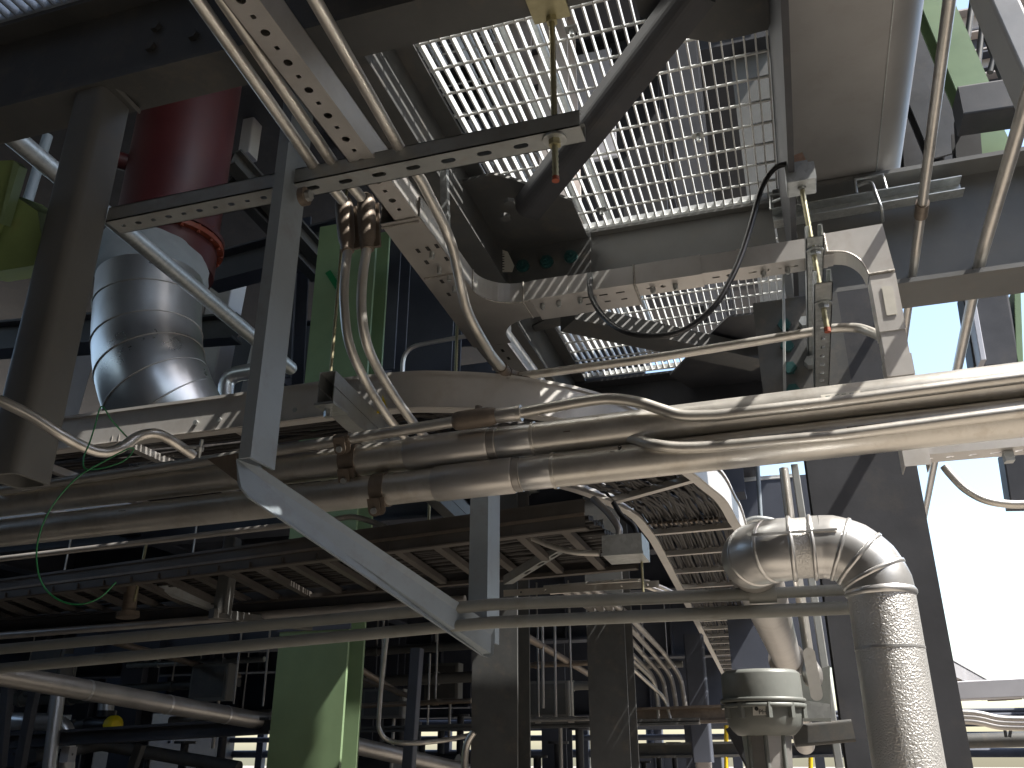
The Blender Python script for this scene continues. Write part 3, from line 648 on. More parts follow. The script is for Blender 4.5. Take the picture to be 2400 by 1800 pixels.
s = MB(); s.tube([a, a + d * .006, a + d * .02, b - d * .03, b - d * .012, b], [.026, .031, .033, .033, .030, .026], 24); s.build('cast_body', M['cast'], sc)
MB().tube([(a + b) / 2 + V((.01, 0, .02)), (a + b) / 2 + V((.012, 0, .043))], .013, 8).build('plug', M['cast'], sc)
c = near(S0, XA, 1214, 969); MB().tube([b, b + d * .004, c - d * .004, c], [.0245, .026, .026, .0245], 24).build('coupling', M['alu_b'], sc)
MB().tube([c - d * .003, c + d * .012], .0285, 24).build('ring', M['alu'], sc)
strap('brown strap with a bolted ear on the small conduit', near(S0, XA, 700, 1047), near(S0, XA, 1000, 998), 787, .0225, 34, 0)
# second small conduit between the large ones
S2 = aty(1600, 1047, ys_)
pts = [aty(1440, 1022, yp + .02), aty(1490, 1030, yp - .03), aty(1540, 1043, ys_), aty(1600, 1049, ys_), near(S2, XA, 1680, 1046), near(S2, XA, 1780, 1037)]
tl = [near(S2, XA, 1962, 1021), near(S2, XA, 2400, 963)]
conduit('small conduit running between the two large conduits at right', crv(pts) + tl + [tl[1] + (tl[1] - tl[0])], .018)
# s-bend conduit at left and its clamp
pts = [P(-70, 908, 2.2), P(0, 939, 2.2), P(72, 974, 2.22), P(145, 1020, 2.25), P(203, 1050, 2.3), P(246, 1060, 2.33), P(285, 1049, 2.36), P(322, 1024, 2.4), P(362, 1016, 2.43), P(394, 1028, 2.47), P(425, 1048, 2.5), P(452, 1066, 2.54)]
conduit('bent conduit with an s curve in front of the hanging post at left', crv(pts), .0142)
kc = thing('conduit_clamp', 'small bolted clamp at the end of the s curved conduit', 'clamp', P(452, 1062, 2.52))
MB().obox(P(455, 1048, 2.5), RT * .022, UP * .004, FW * .02).build('plate', M['galv'], kc); MB().cyl(P(474, 1030, 2.48), P(466, 1072, 2.48), .005, 8).build('bolt', M['galv'], kc); MB().cyl(P(470, 1048, 2.48), P(468, 1058, 2.48), .010, 6).build('nut', M['galv'], kc)
# green wire
wp = [P(298, 1025, 2.4), P(262, 985, 2.3), P(238, 953, 2.28), P(222, 1000, 2.28), P(209, 1040, 2.27), P(196, 1072, 2.25), P(200, 1098, 2.24), P(240, 1097, 2.24), P(290, 1080, 2.25), P(313, 1054, 2.26), P(300, 1052, 2.24), P(250, 1078, 2.22), P(180, 1120, 2.2), P(120, 1190, 2.18), P(90, 1262, 2.17), P(87, 1325, 2.17), P(103, 1375, 2.17), P(140, 1407, 2.17), P(188, 1416, 2.17), P(235, 1400, 2.18), P(272, 1364, 2.2)]
MB().tube(crv(wp, 8), .0021, 6).build('green_wire', M['wire'], None, 'thin green wire looped over the s curved conduit and hanging free', 'wire')
# ================================================================== CURVED LADDER TRAY
zt = 2.93; hr = .165
OUT = crv([(x, y, zt) for x, y in ((-7, 3.12), (-2.5, 3.10), (-1.6, 3.09), (-1.25, 3.165), (-.95, 3.34), (-.70, 3.62), (-.50, 4.10), (-.37, 4.62), (-.29, 5.3), (-.29, 7.5), (-.56, 19))], 7)
INN = crv([(x, y, zt) for x, y in ((-7, 4.37), (-2.6, 4.34), (-1.9, 4.33), (-1.6, 4.33), (-1.33, 4.345), (-1.15, 4.41), (-1.03, 4.62), (-.93, 4.93), (-.87, 5.45), (-.94, 7.5), (-1.45, 18.5))], 7)
Wt = .62
tr = thing('cable_tray', 'upper ladder cable tray sweeping round to the right over the conduits', 'cable tray', (-1.5, 3.1, zt))
def rail(off, sgn, h, m, parent, pth=None):
    p = pth or offpath(off); q = []
    s = MB()
    n = len(p); nr = []
    for i in range(n):
        t_ = (p[min(i + 1, n - 1)] - p[max(i - 1, 0)]).normalized(); nr.append(V((-t_.y, t_.x, 0)) * sgn)
    def strip(a, b, fl=False, sm=True):
        vs = [];
        for i in range(n): vs += [a(i), b(i)]
        s.add(vs, [(2 * i, 2 * i + 1, 2 * i + 3, 2 * i + 2) for i in range(n - 1)], sm)
    th = .004; fw_ = .05
    for o in (0, th): strip(lambda i: p[i] + nr[i] * o, lambda i: p[i] + nr[i] * o + V((0, 0, h)))
    for z in (0, .004): strip(lambda i: p[i] + V((0, 0, z)), lambda i: p[i] + nr[i] * fw_ + V((0, 0, z)))
    for z in (h - .004, h): strip(lambda i: p[i] - nr[i] * .0 + V((0, 0, z)), lambda i: p[i] + nr[i] * .022 + V((0, 0, z)))
    strip(lambda i: p[i] + nr[i] * fw_, lambda i: p[i] + nr[i] * fw_ + V((0, 0, .02)))
    strip(lambda i: p[i] - nr[i] * .010 + V((0, 0, h)), lambda i: p[i] - nr[i] * .010 + V((0, 0, h - .014))); strip(lambda i: p[i] + V((0, 0, h)), lambda i: p[i] - nr[i] * .010 + V((0, 0, h)))
    strip(lambda i: p[i] - nr[i] * .008 + V((0, 0, .003)), lambda i: p[i] + V((0, 0, .003)))
    return s.build('side_rail', m, parent)
rail(0, 1, hr, M['alu_p'], tr, OUT); rail(0, -1, hr, M['alu_p'], tr, INN)
def rung(a, b, parent, m='alu_b', w_=.042, h=.035):
    d = (b - a).normalized(); n_ = d.cross(ZA).normalized()
    MB().prism(a + V((0, 0, .022)), b + V((0, 0, .022)), [(-w_ / 2, -h / 2), (w_ / 2, -h / 2), (w_ / 2, h / 2), (w_ / 2 - .004, h / 2), (w_ / 2 - .004, -h / 2 + .004), (-w_ / 2 + .004, -h / 2 + .004), (-w_ / 2 + .004, h / 2), (-w_ / 2, h / 2)], ZA).build('rung', M[m], parent)
def xat(path, y):
    for p_, q_ in zip(path, path[1:]):
        if p_.y <= y <= q_.y and q_.y > 4.4: return p_.x + (q_.x - p_.x) * (y - p_.y) / max(q_.y - p_.y, 1e-6)
    return path[-1].x
for i in range(8): x = -6.6 + i * .62; rung(V((x, 3.10, zt)), V((x, 4.34, zt)), tr)
rung(V((-.72, 3.60, zt)), V((-1.16, 4.41, zt)), tr); rung(V((-.40, 4.50, zt)), V((-.965, 4.85, zt)), tr)
for i in range(19): y = 5.66 + i * .67; rung(V((xat(OUT, y - .04), y - .04, zt)), V((xat(INN, y), y, zt)), tr)
# rung gussets & cables lying in the tray
cs = MB()
for i in range(34):
    k_ = .05 + .90 * i / 33; ph = random.random() * 6; rad = random.choice((.009, .011, .013))
    q = [o_.lerp(n_, k_) + V((0, 0, .052 + .012 * math.sin(j * .6 + ph))) for j, (o_, n_) in enumerate(zip(OUT, INN)) if o_.x > -4]
    dense = []
    for a, b in zip(q, q[1:]):
        m_ = max(int((b - a).length / .35), 1)
        for j in range(m_): dense.append(a.lerp(b, j / m_) + V((random.uniform(-.007, .007), random.uniform(-.004, .004), random.uniform(-.006, .012))))
    dense.append(q[-1]); cs.tube(dense, rad, 6, False)
cs.build('power_cables', M['cables'], None, 'black power cables packed side by side in the upper ladder tray', 'cables', kind='stuff')
tb = MB()
for (yy, n_) in ((5.42, 16), (9.05, 12)):
    for i in range(n_):
        x = -.88 + .5 * i / n_; tb.box((x, yy, zt + .028), (x + .012, yy + .10, zt + .034)); tb.obox(V((x + .01, yy - .02, zt + .02)), V((.012, .0, 0)), V((0, .02, .01)), V((0, 0, .004)))
tb.build('cable_ties', M['clamp'], None, 'pale cable ties and tags across the black cables of the upper tray', 'cable ties', kind='stuff')
# bolts on near rail
for x in (-2.45, -2.33, -1.95, -1.62):
    MB().bolt((x, 3.10, zt + .05), (0, -1, 0), .012, .01).build('bolt', M['galv'], tr)
# yellow sticker on the rail
sk = thing('warning_sticker', 'yellow warning sticker on the tray side behind the bent conduits', 'sticker', aty(860, 945, 3.09))
q = [aty(820, 925, 3.094), aty(896, 922, 3.094), aty(911, 966, 3.094), aty(862, 970, 3.094)]
MB().plate(q, (0, .003, 0)).build('sheet', M['yellow'], sk)
s = MB()
for i in range(5):
    a, b = aty(829 + i * 7, 932 + i * 7, 3.0925), aty(862 + (i % 3) * 9 + i * 3, 930 + i * 7, 3.0925); s.plate([a, b, b - V((0, 0, .004)), a - V((0, 0, .004))], (0, .001, 0))
s.build('printed_line', M['ink'], sk)
# double strut carrying the tray, with rods
ds = thing('trapeze_strut', 'double back to back strut under the curved tray, open end towards us', 'strut channel', (-1.6, 2.7, 2.80))
e0 = aty(765, 905, 2.70); e1 = near(e0, YA, 1105, 1230)
for k_, dz in enumerate((0.030, -.036)):
    MB().prism(e0 + V((0, 0, dz)), e1 + V((0, 0, dz)), U_(.066, .062, .0035) if k_ else [(a, -b) for a, b in U_(.066, .062, .0035)][::-1], ZA).build('channel', M['strut'], ds)
MB().obox(e0 + V((0, .05, -.072)), V((.04, 0, 0)), V((0, .06, 0)), V((0, 0, .005))).build('fitting_plate', M['galv'], ds)
MB().bolt(e0 + V((-.01, .045, -.077)), (0, 0, -1), .015, .03).build('bolt', M['galv'], ds)
ra = aty(798, 588, 2.80); rb = aty(774, 885, 2.80)
r3 = thing('threaded_rod', 'thin threaded rod hanging in front of the pale green column to the double strut', 'rod', rb)
thread(rb + V((0, 0, -.02)), V((rb.x, rb.y, 4.1)), .0075).build('rod', M['zinc'], r3)
rr2 = aty(1004, 1240, e1.y - .03)
r4 = thing('threaded_rod', 'short rod and nut at the far end of the double strut beside the dark upright', 'rod', rr2)
thread(rr2, rr2 + V((0, 0, .5)), .009).build('rod', M['zinc'], r4); MB().tube([rr2, rr2 + V((0, 0, .02))], .02, 6, smooth=False).build('nut', M['galv'], r4)
rr3 = aty(1068, 880, 3.9); r5 = thing('threaded_rod', 'thin rod behind the channel tee above the curved tray', 'rod', rr3)
thread(rr3 + V((0, 0, -.2)), rr3 + V((0, 0, 1.1)), .009).build('rod', M['zinc'], r5)
rr4 = aty(1046, 520, 2.6); r6 = thing('strut_channel', 'slim upright strut behind the third conduit beside the gusset', 'strut channel', rr4)
MB().prism(aty(1046, 560, 2.75), aty(1041, 395, 2.75), U_(.028, .028, .004), YA).build('channel', M['galv'], r6)
# ================================================================== LOWER STRAIGHT LADDER TRAY
z2t = 2.5
n0, n1 = atz(0, 1405, z2t), atz(1371, 1237, z2t); f0, f1 = atz(0, 1468, z2t), atz(1497, 1336, z2t)
dn = (n1 - n0).normalized(); n0 = n0 - dn * 2.0; f0 = f0 - (f1 - f0).normalized() * 2.0
t2 = thing('cable_tray', 'lower straight ladder tray with dusty rails and empty gaps between rungs', 'cable tray', (n0 + f1) / 2)
rail(0, 1, .125, M['tray_d'], t2, [n0, n0.lerp(n1, .5), n1]); rail(0, -1, .11, M['tray_d'], t2, [f0, f0.lerp(f1, .5), f1])
MB().plate([n0 + V((0, -.006, .052)), n1 + V((0, -.006, .052)), n1 + V((0, -.006, .066)), n0 + V((0, -.006, .066))], (0, .006, 0)).build('rib', M['clamp'], t2)
for i in range(27): rung(n0.lerp(n1, (i + .5) / 27), f0.lerp(f1, (i + 2.2) / 29), t2, 'tray_d', .04, .03)
cs = MB()
for i in range(20):
    k_ = .08 + .84 * i / 19; a, b = n0.lerp(f0, k_), n1.lerp(f1, k_); cs.tube([a.lerp(b, j / 14) + V((0, random.uniform(-.006, .006), .06 + random.uniform(-.004, .016))) for j in range(15)], .014, 6)
cs.build('power_cables', M['cables'], None, 'black power cables lying in the lower straight ladder tray', 'cables', kind='stuff')
# support under it : short post and strut
a = aty(546, 1262, 4.15); b = aty(520, 1440, 4.15)
sp_ = thing('hanging_post', 'short dark upright with a foot crossing the lower tray at left', 'post', b)
MB().prism(a, b, rr(.075, .07, .008), YA).build('upright', M['steel'], sp_); MB().prism(b + V((-.03, -.05, 0)), b + V((.22, .55, 0)), rr(.05, .05, .006), ZA).build('foot', M['steel'], sp_)
a, b = aty(320, 1355, 4.3), atz(600, 1460, 2.44)
MB().prism(a, b, U_(.06, .05, .004), ZA).build('strut_channel', M['strut'], None, 'short strut crossing under the lower tray near the small pipe stub', 'strut channel')
st_ = thing('pipe_stub', 'small dark pipe stub with a flange standing below the lower tray', 'pipe', aty(300, 1440, 4.4))
MB().tube([aty(310, 1372, 4.4), aty(300, 1440, 4.4)], .04, 16).build('tube', M['clamp'], st_); MB().tube([aty(300, 1435, 4.4), aty(299, 1447, 4.4)], .065, 20).build('flange', M['clamp'], st_)
a = aty(343, 1276, 4.25); MB().cyl(a, aty(315, 1410, 4.25), .008, 8).build('threaded_rod', M['zinc'], None, 'thin rod hanging at left to the short strut under the lower tray', 'rod')
# dusty conduits just under the big conduits at left, and the bent small one
a = aty(0, 1310, 3.0); b = near(a, XA, 640, 1235)
MB().tube([a - XA * 2, a, b, near(a, XA, 760, 1222)], .012, 10).build('conduit', M['jack_d'], None, 'slim dusty conduit just below the large conduits at left', 'conduit')
Yq = 3.85
pts = crv([aty(760, 1224, Yq), aty(815, 1212, Yq), aty(850, 1216, Yq), aty(905, 1236, Yq), aty(960, 1258, Yq), aty(1010, 1268, Yq), aty(1060, 1264, Yq), aty(1100, 1256, Yq)]) + crv([aty(1160, 1246, Yq), aty(1200, 1246, Yq), aty(1240, 1258, Yq), aty(1290, 1279, Yq), aty(1345, 1294, Yq), aty(1405, 1297, Yq)])
jb_y = Yq + .02
conduit('wavy small conduit running to the grey junction box', pts, .0135)
jb = thing('junction_box', 'grey sheet metal junction box hanging beside the curved tray', 'junction box', aty(1450, 1330, 3.9))
a, b = aty(1410, 1255, Yq - .08), aty(1492, 1300, Yq - .08)
MB().box((a.x, Yq - .08, aty(1420, 1302, Yq - .08).z), (a.x + .175, Yq + .12, a.z)).build('body', M['galv'], jb)
MB().box((a.x - .004, Yq - .086, aty(1420, 1302, Yq - .08).z - .002), (a.x + .179, Yq - .08, aty(1420, 1299, Yq - .08).z + .004)).build('cover_lip', M['galv'], jb)
for dx in (.06, .14):
    c = V((a.x + dx, Yq, a.z)); MB().tube([c, c + V((0, 0, .012))], .028, 8, smooth=False).build('hub', M['galv'], jb)
c = V((a.x + .06, Yq, a.z)); conduit('flexible black conduit rising from the junction box', crv([c, c + V((0, .01, .05)), c + V((-.05, .05, .13)), c + V((-.13, .10, .22))]), .016, 'jack_d')
c = V((a.x + .14, Yq, a.z)); conduit('black flexible conduit looping out of the junction box to the tray', crv([c, c + V((-.01, 0, .05)), c + V((-.06, 0, .10)), c + V((-.10, .02, .17))]), .012, 'black')
MB().cyl(aty(1504, 1310, 3.95), aty(1508, 1396, 3.95), .006, 8).build('threaded_rod', M['zinc'], None, 'short rod hanging between the junction box and the guard pipes', 'rod')
a, b = atz(1390, 1240, 2.62), atz(1180, 1370, 2.42)
strut('strut_channel', 'slotted strut sloping behind the wavy conduit', a, b - a, XA, ZA, (b - a).length, .05, .045, [(.1 + i * .09, 'slot', .022, .009) for i in range(int((b - a).length / .09) - 1)])
a = aty(1340, 1218, 3.9); bx = thing('strut_fitting', 'small end-on strut with a rod near the junction box', 'strut channel', a)
MB().prism(aty(1372, 1245, 4.0), aty(1345, 1255, 4.3), U_(.06, .06, .004), ZA).build('channel', M['strut'], bx); MB().cyl(aty(1366, 1235, 4.0), aty(1360, 1170, 4.0), .006, 8).build('rod', M['zinc'], bx)
# aluminium angle with holes and conduits below the far rail
a = aty(1180, 1398, 4.7); b = near(a, XA, 1545, 1376)
s = MB(); s.perf(a, b - a, V((0, 0, 1)), V((0, 1, 0)), (b - a).length, .035, .003, [(.1 + .14 * i, 'round', .006, .006) for i in range(6)]); s.build('perforated_angle', M['alu'], None, 'light perforated angle just above the guard pipes at the centre', 'angle bar')
for i, (y0, y1, lab) in enumerate(((1378, 1362, 'pale conduit behind the perforated angle'), (1388, 1372, 'shorter pale conduit just above the perforated angle'))):
    a = aty(1275 + i * 15, y0, 4.9); b = near(a, XA, 1480, y1); conduit(lab, crv([a, b, b + V((.12, .05, -.02)), b + V((.22, .15, -.06))]), .014)
# ================================================================== GUARD PIPES
yr = 2.80
for (l_, m_, r__, lab) in (((0, 1522), (1150, 1417), (1795, 1391), 'upper grey guard pipe crossing the whole lower part'), ((0, 1567), (1150, 1459), (2050, 1422), 'lower grey guard pipe crossing the whole lower part')):
    g0 = aty(*m_, yr); a, b = near(g0, XA, *l_), near(g0, XA, *r__)
    t = thing('guard_pipe', lab, 'pipe', g0, 'grey guard pipes')
    MB().tube([a - XA * 1.2, a, g0, b], .0195, 18).build('tube', M['rail'], t)
    if lab[0] == 'u':
        e = near(g0, XA, 2050, 1379); MB().tube([b - XA * .05, b + XA * .03], .028, 18).build('coupling', M['rail'], t); MB().tube([b, e], .0165, 18).build('tube', M['rail'], t)
a = aty(0, 1478, 4.9); b = near(a, XA, 1080, 1395)
MB().prism(a - XA * 2, b + XA * .1, I_(.12, .10, .012, .01), ZA).build('steel_beam', M['steel_d'], None, 'thin dark beam running below the lower ladder tray', 'beam')
a = aty(0, 1508, 4.4); b = near(a, XA, 1090, 1405); MB().tube([a - XA * 2, b], .022, 12).build('conduit', M['jack_d'], None, 'dusty conduit running under the thin dark beam at left', 'conduit')
a = aty(200, 1480, 5.6); b = near(a, XA, 640, 1428); MB().tube([a, b], .010, 8).build('conduit', M['alu'], None, 'bright slim conduit glinting under the lower tray at left', 'conduit')
# ================================================================== BIG ELBOWED JACKETED PIPE
py_ = 2.55; rp = .0845
v0 = aty(2130, 1790, py_); v1 = aty(2058, 1330, py_)
zz = aty(1900, 1283, py_).z; xv = aty(2066, 1400, py_).x
bp_ = thing('jacketed_pipe', 'large shiny jacketed pipe elbowing down at the lower right', 'pipe', (xv, py_, 0))
MB().tube([(xv, py_, 0), (xv, py_, zz - .13)], rp, 56).build('vertical_run', M['stucco'], bp_)
MB().tube([(xv, py_, 1.86), (xv, py_, 1.866)], rp + .0012, 56).build('seam', M['jacket'], bp_)
MB().tube([(xv, py_, zz - .142), (xv, py_, zz - .136), (xv, py_, zz - .130), (xv, py_, zz - .122)], [rp + .001, rp + .006, rp + .006, rp + .001], 56).build('band', M['jacket'], bp_)
Rb = .135; ctr_ = V((xv - Rb, py_, zz - Rb)); gores = 5; pts = []
re = rp + .001
def elbow(name, c, e1, e2, Rb_, r, gores_, parent, m='jacket', a0=0, a1=90, n=56):
    """smooth elbow with slightly raised mitre seams"""
    q = lambda t_: c + e1 * (Rb_ * math.cos(R(t_))) + e2 * (Rb_ * math.sin(R(t_)))
    N = gores_ * 4; el = MB().tube([q(a0 + (a1 - a0) * i / N) for i in range(N + 1)], [r + (.0012 if i % 4 == 2 else 0) for i in range(N + 1)], n).build(name, M[m], parent)
    for g_ in range(1, gores_):
        t_ = a0 + (a1 - a0) * g_ / gores_; d_ = (q(t_ + .5) - q(t_ - .5)).normalized(); o_ = q(t_)
        MB().tube([o_ - d_ * .007, o_ - d_ * .0035, o_ + d_ * .0035, o_ + d_ * .007], [r - .001, r + .0035, r + .0035, r - .001], n, False).build('mitre_seam', M[m], el)
    return el
elbow('elbow', ctr_, XA, ZA, Rb, re, 4, bp_)
xh1 = ctr_.x; xb1, xb2 = aty(1905, 1290, py_).x, aty(1856, 1290, py_).x; xl_ = aty(1690, 1300, py_ + .11).x + .0855 + .115
MB().tube([(xh1 + .002, py_, zz), (xb1, py_, zz)], re, 56).build('collar', M['jacket'], bp_)
MB().tube([(xb1 + .006, py_, zz), (xb1 + .003, py_, zz), (xb1 - .003, py_, zz), (xb1 - .006, py_, zz)], [re, re + .005, re + .005, re], 56).build('band', M['jacket'], bp_)
MB().tube([(xb1, py_, zz), (xb2, py_, zz)], rp - .002, 56).build('horizontal_run', M['stucco'], bp_)
MB().tube([(xb2 + .007, py_, zz), (xb2 + .003, py_, zz), (xb2 - .003, py_, zz), (xb2 - .007, py_, zz)], [re, re + .005, re + .005, re], 56).build('band', M['jacket'], bp_)
MB().tube([(xb2, py_, zz), (xl_, py_, zz)], re, 56).build('collar', M['jacket'], bp_)
elbow('elbow', V((xl_, py_ + .115, zz)), V((0, -1, 0)), V((-1, 0, 0)), .115, re, 3, bp_)
xr_ = xl_ - .115
ye1 = atz(1868, 1580, zz).y
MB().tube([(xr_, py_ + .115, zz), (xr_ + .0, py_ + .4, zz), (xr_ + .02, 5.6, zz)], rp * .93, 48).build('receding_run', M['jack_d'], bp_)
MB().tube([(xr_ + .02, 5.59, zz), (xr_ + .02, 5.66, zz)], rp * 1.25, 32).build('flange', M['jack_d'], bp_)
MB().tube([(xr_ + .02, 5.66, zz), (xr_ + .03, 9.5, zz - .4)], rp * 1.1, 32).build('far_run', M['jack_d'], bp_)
MB().obox((xl_ + .01, py_ - re + .001, zz + .026), V((.11, 0, 0)), V((0, .0025, 0)), V((0, 0, .003))).build('seam', M['jacket'], bp_)
# ================================================================== CONDUIT DROP WITH OVAL BODY
yo = 3.15
oa, ob, oc = aty(1866, 1330, yo), aty(1877, 1440, yo), aty(1897, 1545, yo)
od = thing('conduit_drop', 'sunlit conduit dropping to an oval conduit body right of the receding pipe', 'conduit', oc)
MB().tube([oa + V((0, 0, .35)), oa, oc], .0165, 18).build('tube', M['alu'], od)
e = aty(1909, 1612, yo); u = (e - oc).normalized(); L = (e - oc).length
MB().tube([oc, oc + u * .01, oc + u * .03, oc + u * (L * .5), e - u * .025, e - u * .008, e], [.02, .022, .031, .033, .031, .024, .006], 24).build('body', M['alu_b'], od)
fwv = V((0.05, -1, 0)).normalized(); cpts = []; c = oc.lerp(e, .55) + fwv * .0325; sdv = u.cross(fwv).normalized()
for k_ in range(24):
    a = 2 * math.pi * k_ / 24; cpts.append(c + sdv * (.019 * math.cos(a)) + u * (.019 * math.sin(a) + (.062 if math.sin(a) > 0 else -.062)))
MB().plate(cpts, fwv * .004).build('cover', M['alu'], od)
# ================================================================== INSTRUMENT HOUSING
ih = thing('instrument_housing', 'grey green flanged instrument housing with a small label at the bottom right', 'instrument', aty(1800, 1800, 3.0))
ax_ = aty(1795, 1700, 3.05); top = aty(1782, 1590, 3.05); sc_ = lambda w_: w_ / F * (ax_ - C0).dot(FW)
zt1 = top.z; zy = lambda y: aty(1795, y, 3.05).z; cx, cy = ax_.x - .004, 3.10
T_ = lambda nm, *pr: MB().tube([(cx, cy, zy(y_)) for y_, _ in pr], [sc_(r_) for _, r_ in pr], 44).build(nm, M['housing'], ih)
T_('lid', (1570, 84), (1576, 92), (1580, 93), (1636, 94)); T_('flange', (1636, 98), (1638, 100), (1645, 100), (1646, 97)); T_('flange', (1648.5, 97), (1650, 100), (1657, 100), (1659, 98))
T_('body', (1659, 91), (1662, 91), (1698, 86), (1712, 76), (1722, 66), (1724, 58))
for a in (-150, -120, -80, -45, -10):
    p = V((cx + sc_(93) * math.cos(R(a)), cy + sc_(93) * math.sin(R(a)), zy(1648))); MB().tube([p, p - V((0, 0, .045))], .011, 6, smooth=False).build('lug', M['housing'], ih)
MB().tube([(cx, cy, zy(1720)), (cx, cy, zy(1900))], [sc_(57), sc_(46)], 8, smooth=False).build('neck', M['alu_b'], ih)
for a in (-135, -90, -45): p = V((cx + sc_(54) * math.cos(R(a)), cy + sc_(54) * math.sin(R(a)), zy(1722))); MB().tube([p, p + V((0, 0, zy(1900) - zy(1722)))], .008, 6).build('rib', M['housing'], ih)
lb = []
for x, y in ((1764, 1650), (1797, 1650), (1799, 1676), (1765, 1677)): lb.append(aty(x, y, cy - sc_(92) * .99))
MB().plate([p + V((0, -.004, 0)) for p in lb], (0, .004, 0)).build('label', M['white'], ih)
def text(s, at, size, m, parent, rotz=0):
    cu = bpy.data.curves.new('text', 'FONT'); cu.body = s; cu.size = size; cu.extrude = .0006; cu.align_x = 'CENTER'
    to = bpy.data.objects.new('tmp', cu); COL.objects.link(to)
    dg_ = bpy.context.evaluated_depsgraph_get(); dg_.update(); me = bpy.data.meshes.new_from_object(to.evaluated_get(dg_)); bpy.data.objects.remove(to)
    o = bpy.data.objects.new('lettering', me); COL.objects.link(o); me.materials.clear(); me.materials.append(m); o.parent = parent
    o.location = V(at) - V(parent['_o']); o.rotation_euler = (R(90), 0, rotz); o['_o'] = parent['_o']; return o
_c = linept(l2, r2_, 1450); _n = V((.05, -math.cos(R(27)), math.sin(R(27)))).normalized()
_t = text('_ 9', _c + _n * .0590, .030, M['ink'], T2); _t.name = 'hand_mark'; _t.rotation_euler = (R(63), R(-2), R(3))
for x_, l0_, l9_, a_ in ((1395, l1, r1_, 40), (1330, l1, r1_, -8), (1540, l2, r2_, 20), (1730, l2, r2_, -20), (620, l1, r1_, 10), (300, l2, r2_, 15)): band('scuff_mark', 'clamp', l0_, l9_, x_, x_ + 16, .0580, a_, a_ + 3, T1 if l0_ is l1 else T2)
text('PH', aty(1788, 1674, cy - sc_(92) * .99 - .0055), .020, M['ink'], ih)
c = aty(1773, 1661, cy - sc_(92) * .99 - .005); MB().tube([c, c + V((0, -.001, 0))], .006, 16).build('emblem', M['ink'], ih)
a = aty(1690, 1610, 3.5); sb = thing('support_bracket', 'grey bracket plate beside the instrument housing', 'bracket', a)
MB().plate([aty(x, y, 3.5) for x, y in ((1700, 1600), (1860, 1588), (1945, 1560), (1948, 1690), (1880, 1690), (1700, 1640))], (0, .05, 0)).build('plate', M['housing'], sb)
MB().prism(aty(1860, 1725, 3.6), aty(2000, 1712, 3.6), rr(.06, .075, .01), ZA).build('arm', M['steel'], sb)
MB().plate([aty(x, y, 3.45) for x, y in ((1875, 1640), (1945, 1650), (1948, 1682), (1890, 1684))], (0, .02, 0)).build('clip', M['galv'], sb)
# ================================================================== RIGHT EDGE
a, b, c = atz(2228, -20, 3.7), atz(2160, 490, 3.7), atz(2118, 800, 3.7)
t = conduit('long thin conduit slanting down at the upper right with a joint', [a + (a - b).normalized(), a, b, c + (c - b) * 1.5], .0195)
MB().tube([b + (a - b).normalized() * .05, b - (a - b).normalized() * .05], .027, 16).build('coupling', M['clamp'], t)
pts = [atz(2420, 190, 3.7), atz(2300, 600, 3.7), atz(2245, 860, 3.7), atz(2190, 1085, 3.7), atz(2155, 1270, 3.7)]
t = conduit('second thin conduit slanting down at the far right with black marks', [pts[0] + (pts[0] - pts[1]).normalized()] + pts, .0262)
for y in (641, 655):
    p = atz(2305 - (y - 641) * .2, y, 3.7); dq = (pts[2] - pts[1]).normalized(); MB().tube([p, p + dq * .008], .0267, 16).build('pen_mark', M['ink'], t)
# clamp strut crossing under the duct with u-shaped straps
ys3 = 3.93
a, b = aty(1812, 512, ys3), aty(2255, 436, ys3)
us = thing('strut_channel', 'galvanised clamping strut crossing under the overhead duct', 'strut channel', a)
MB().prism(a, b, [(x_, y_) for x_, y_ in C_(.07, .075, .005)], ZA).build('channel', M['galv'], us)
for px, py in ((1855, 500), (2060, 462)):
    p = aty(px, py, ys3 - .05); s = MB(); s.tube(fil([p + V((-.08, .03, .10)), p + V((-.02, 0, .10)), p + V((.0, -.01, -.07)), p + V((.012, .10, -.075))], .03, 5), .0085, 8); s.build('u_strap', M['galv'], us)
    MB().tube([p + V((-.09, .03, .06)), p + V((-.085, .03, .14)), p + V((.04, .03, .14)), p + V((.045, .03, .05))], .0085, 8).build('u_strap', M['galv'], us)
# lower perforated channel at right, under the conduits
ya5 = 3.105
a = aty(2140, 1068, ya5); b = near(a, XA, 2420, 1050)
lc = thing('cable_channel', 'short aluminium channel with holes under the large conduits at right', 'cable channel', a)
s = MB(); L = (b - a).length + .4
s.perf(a, XA, YA, ZA, L, .10, .003, [(.05 + .07 * i, 'slot' if i % 3 == 0 else 'round', .018 if i % 3 == 0 else .013, .007 if i % 3 == 0 else .011) for i in range(10)])
s.box((a.x, a.y, a.z + .003), (a.x + L, a.y + .003, a.z + .085)); s.box((a.x, a.y + .097, a.z + .003), (a.x + L, a.y + .10, a.z + .085)); s.build('straight_section', M['alu_ch'], lc)
for dx in (.28, .40): MB().box((a.x + dx, a.y + .03, a.z - .035), (a.x + dx + .028, a.y + .07, a.z - .002)).build('clip', M['galv'], lc)
MB().plate([V((a.x + .19, a.y - .002, a.z + .055)), V((a.x + .34, a.y - .002, a.z + .055)), V((a.x + .34, a.y - .002, a.z + .082)), V((a.x + .19, a.y - .002, a.z + .082))], (0, .001, 0)).build('sticker', M['white'], lc)
pts = crv([aty(2212, 1092, 3.62), aty(2228, 1112, 3.62), aty(2262, 1146, 3.62), aty(2310, 1172, 3.62), aty(2370, 1182, 3.62), aty(2440, 1180, 3.62)])
conduit('curved conduit swinging out to the right edge below the conduits', pts, .0155)
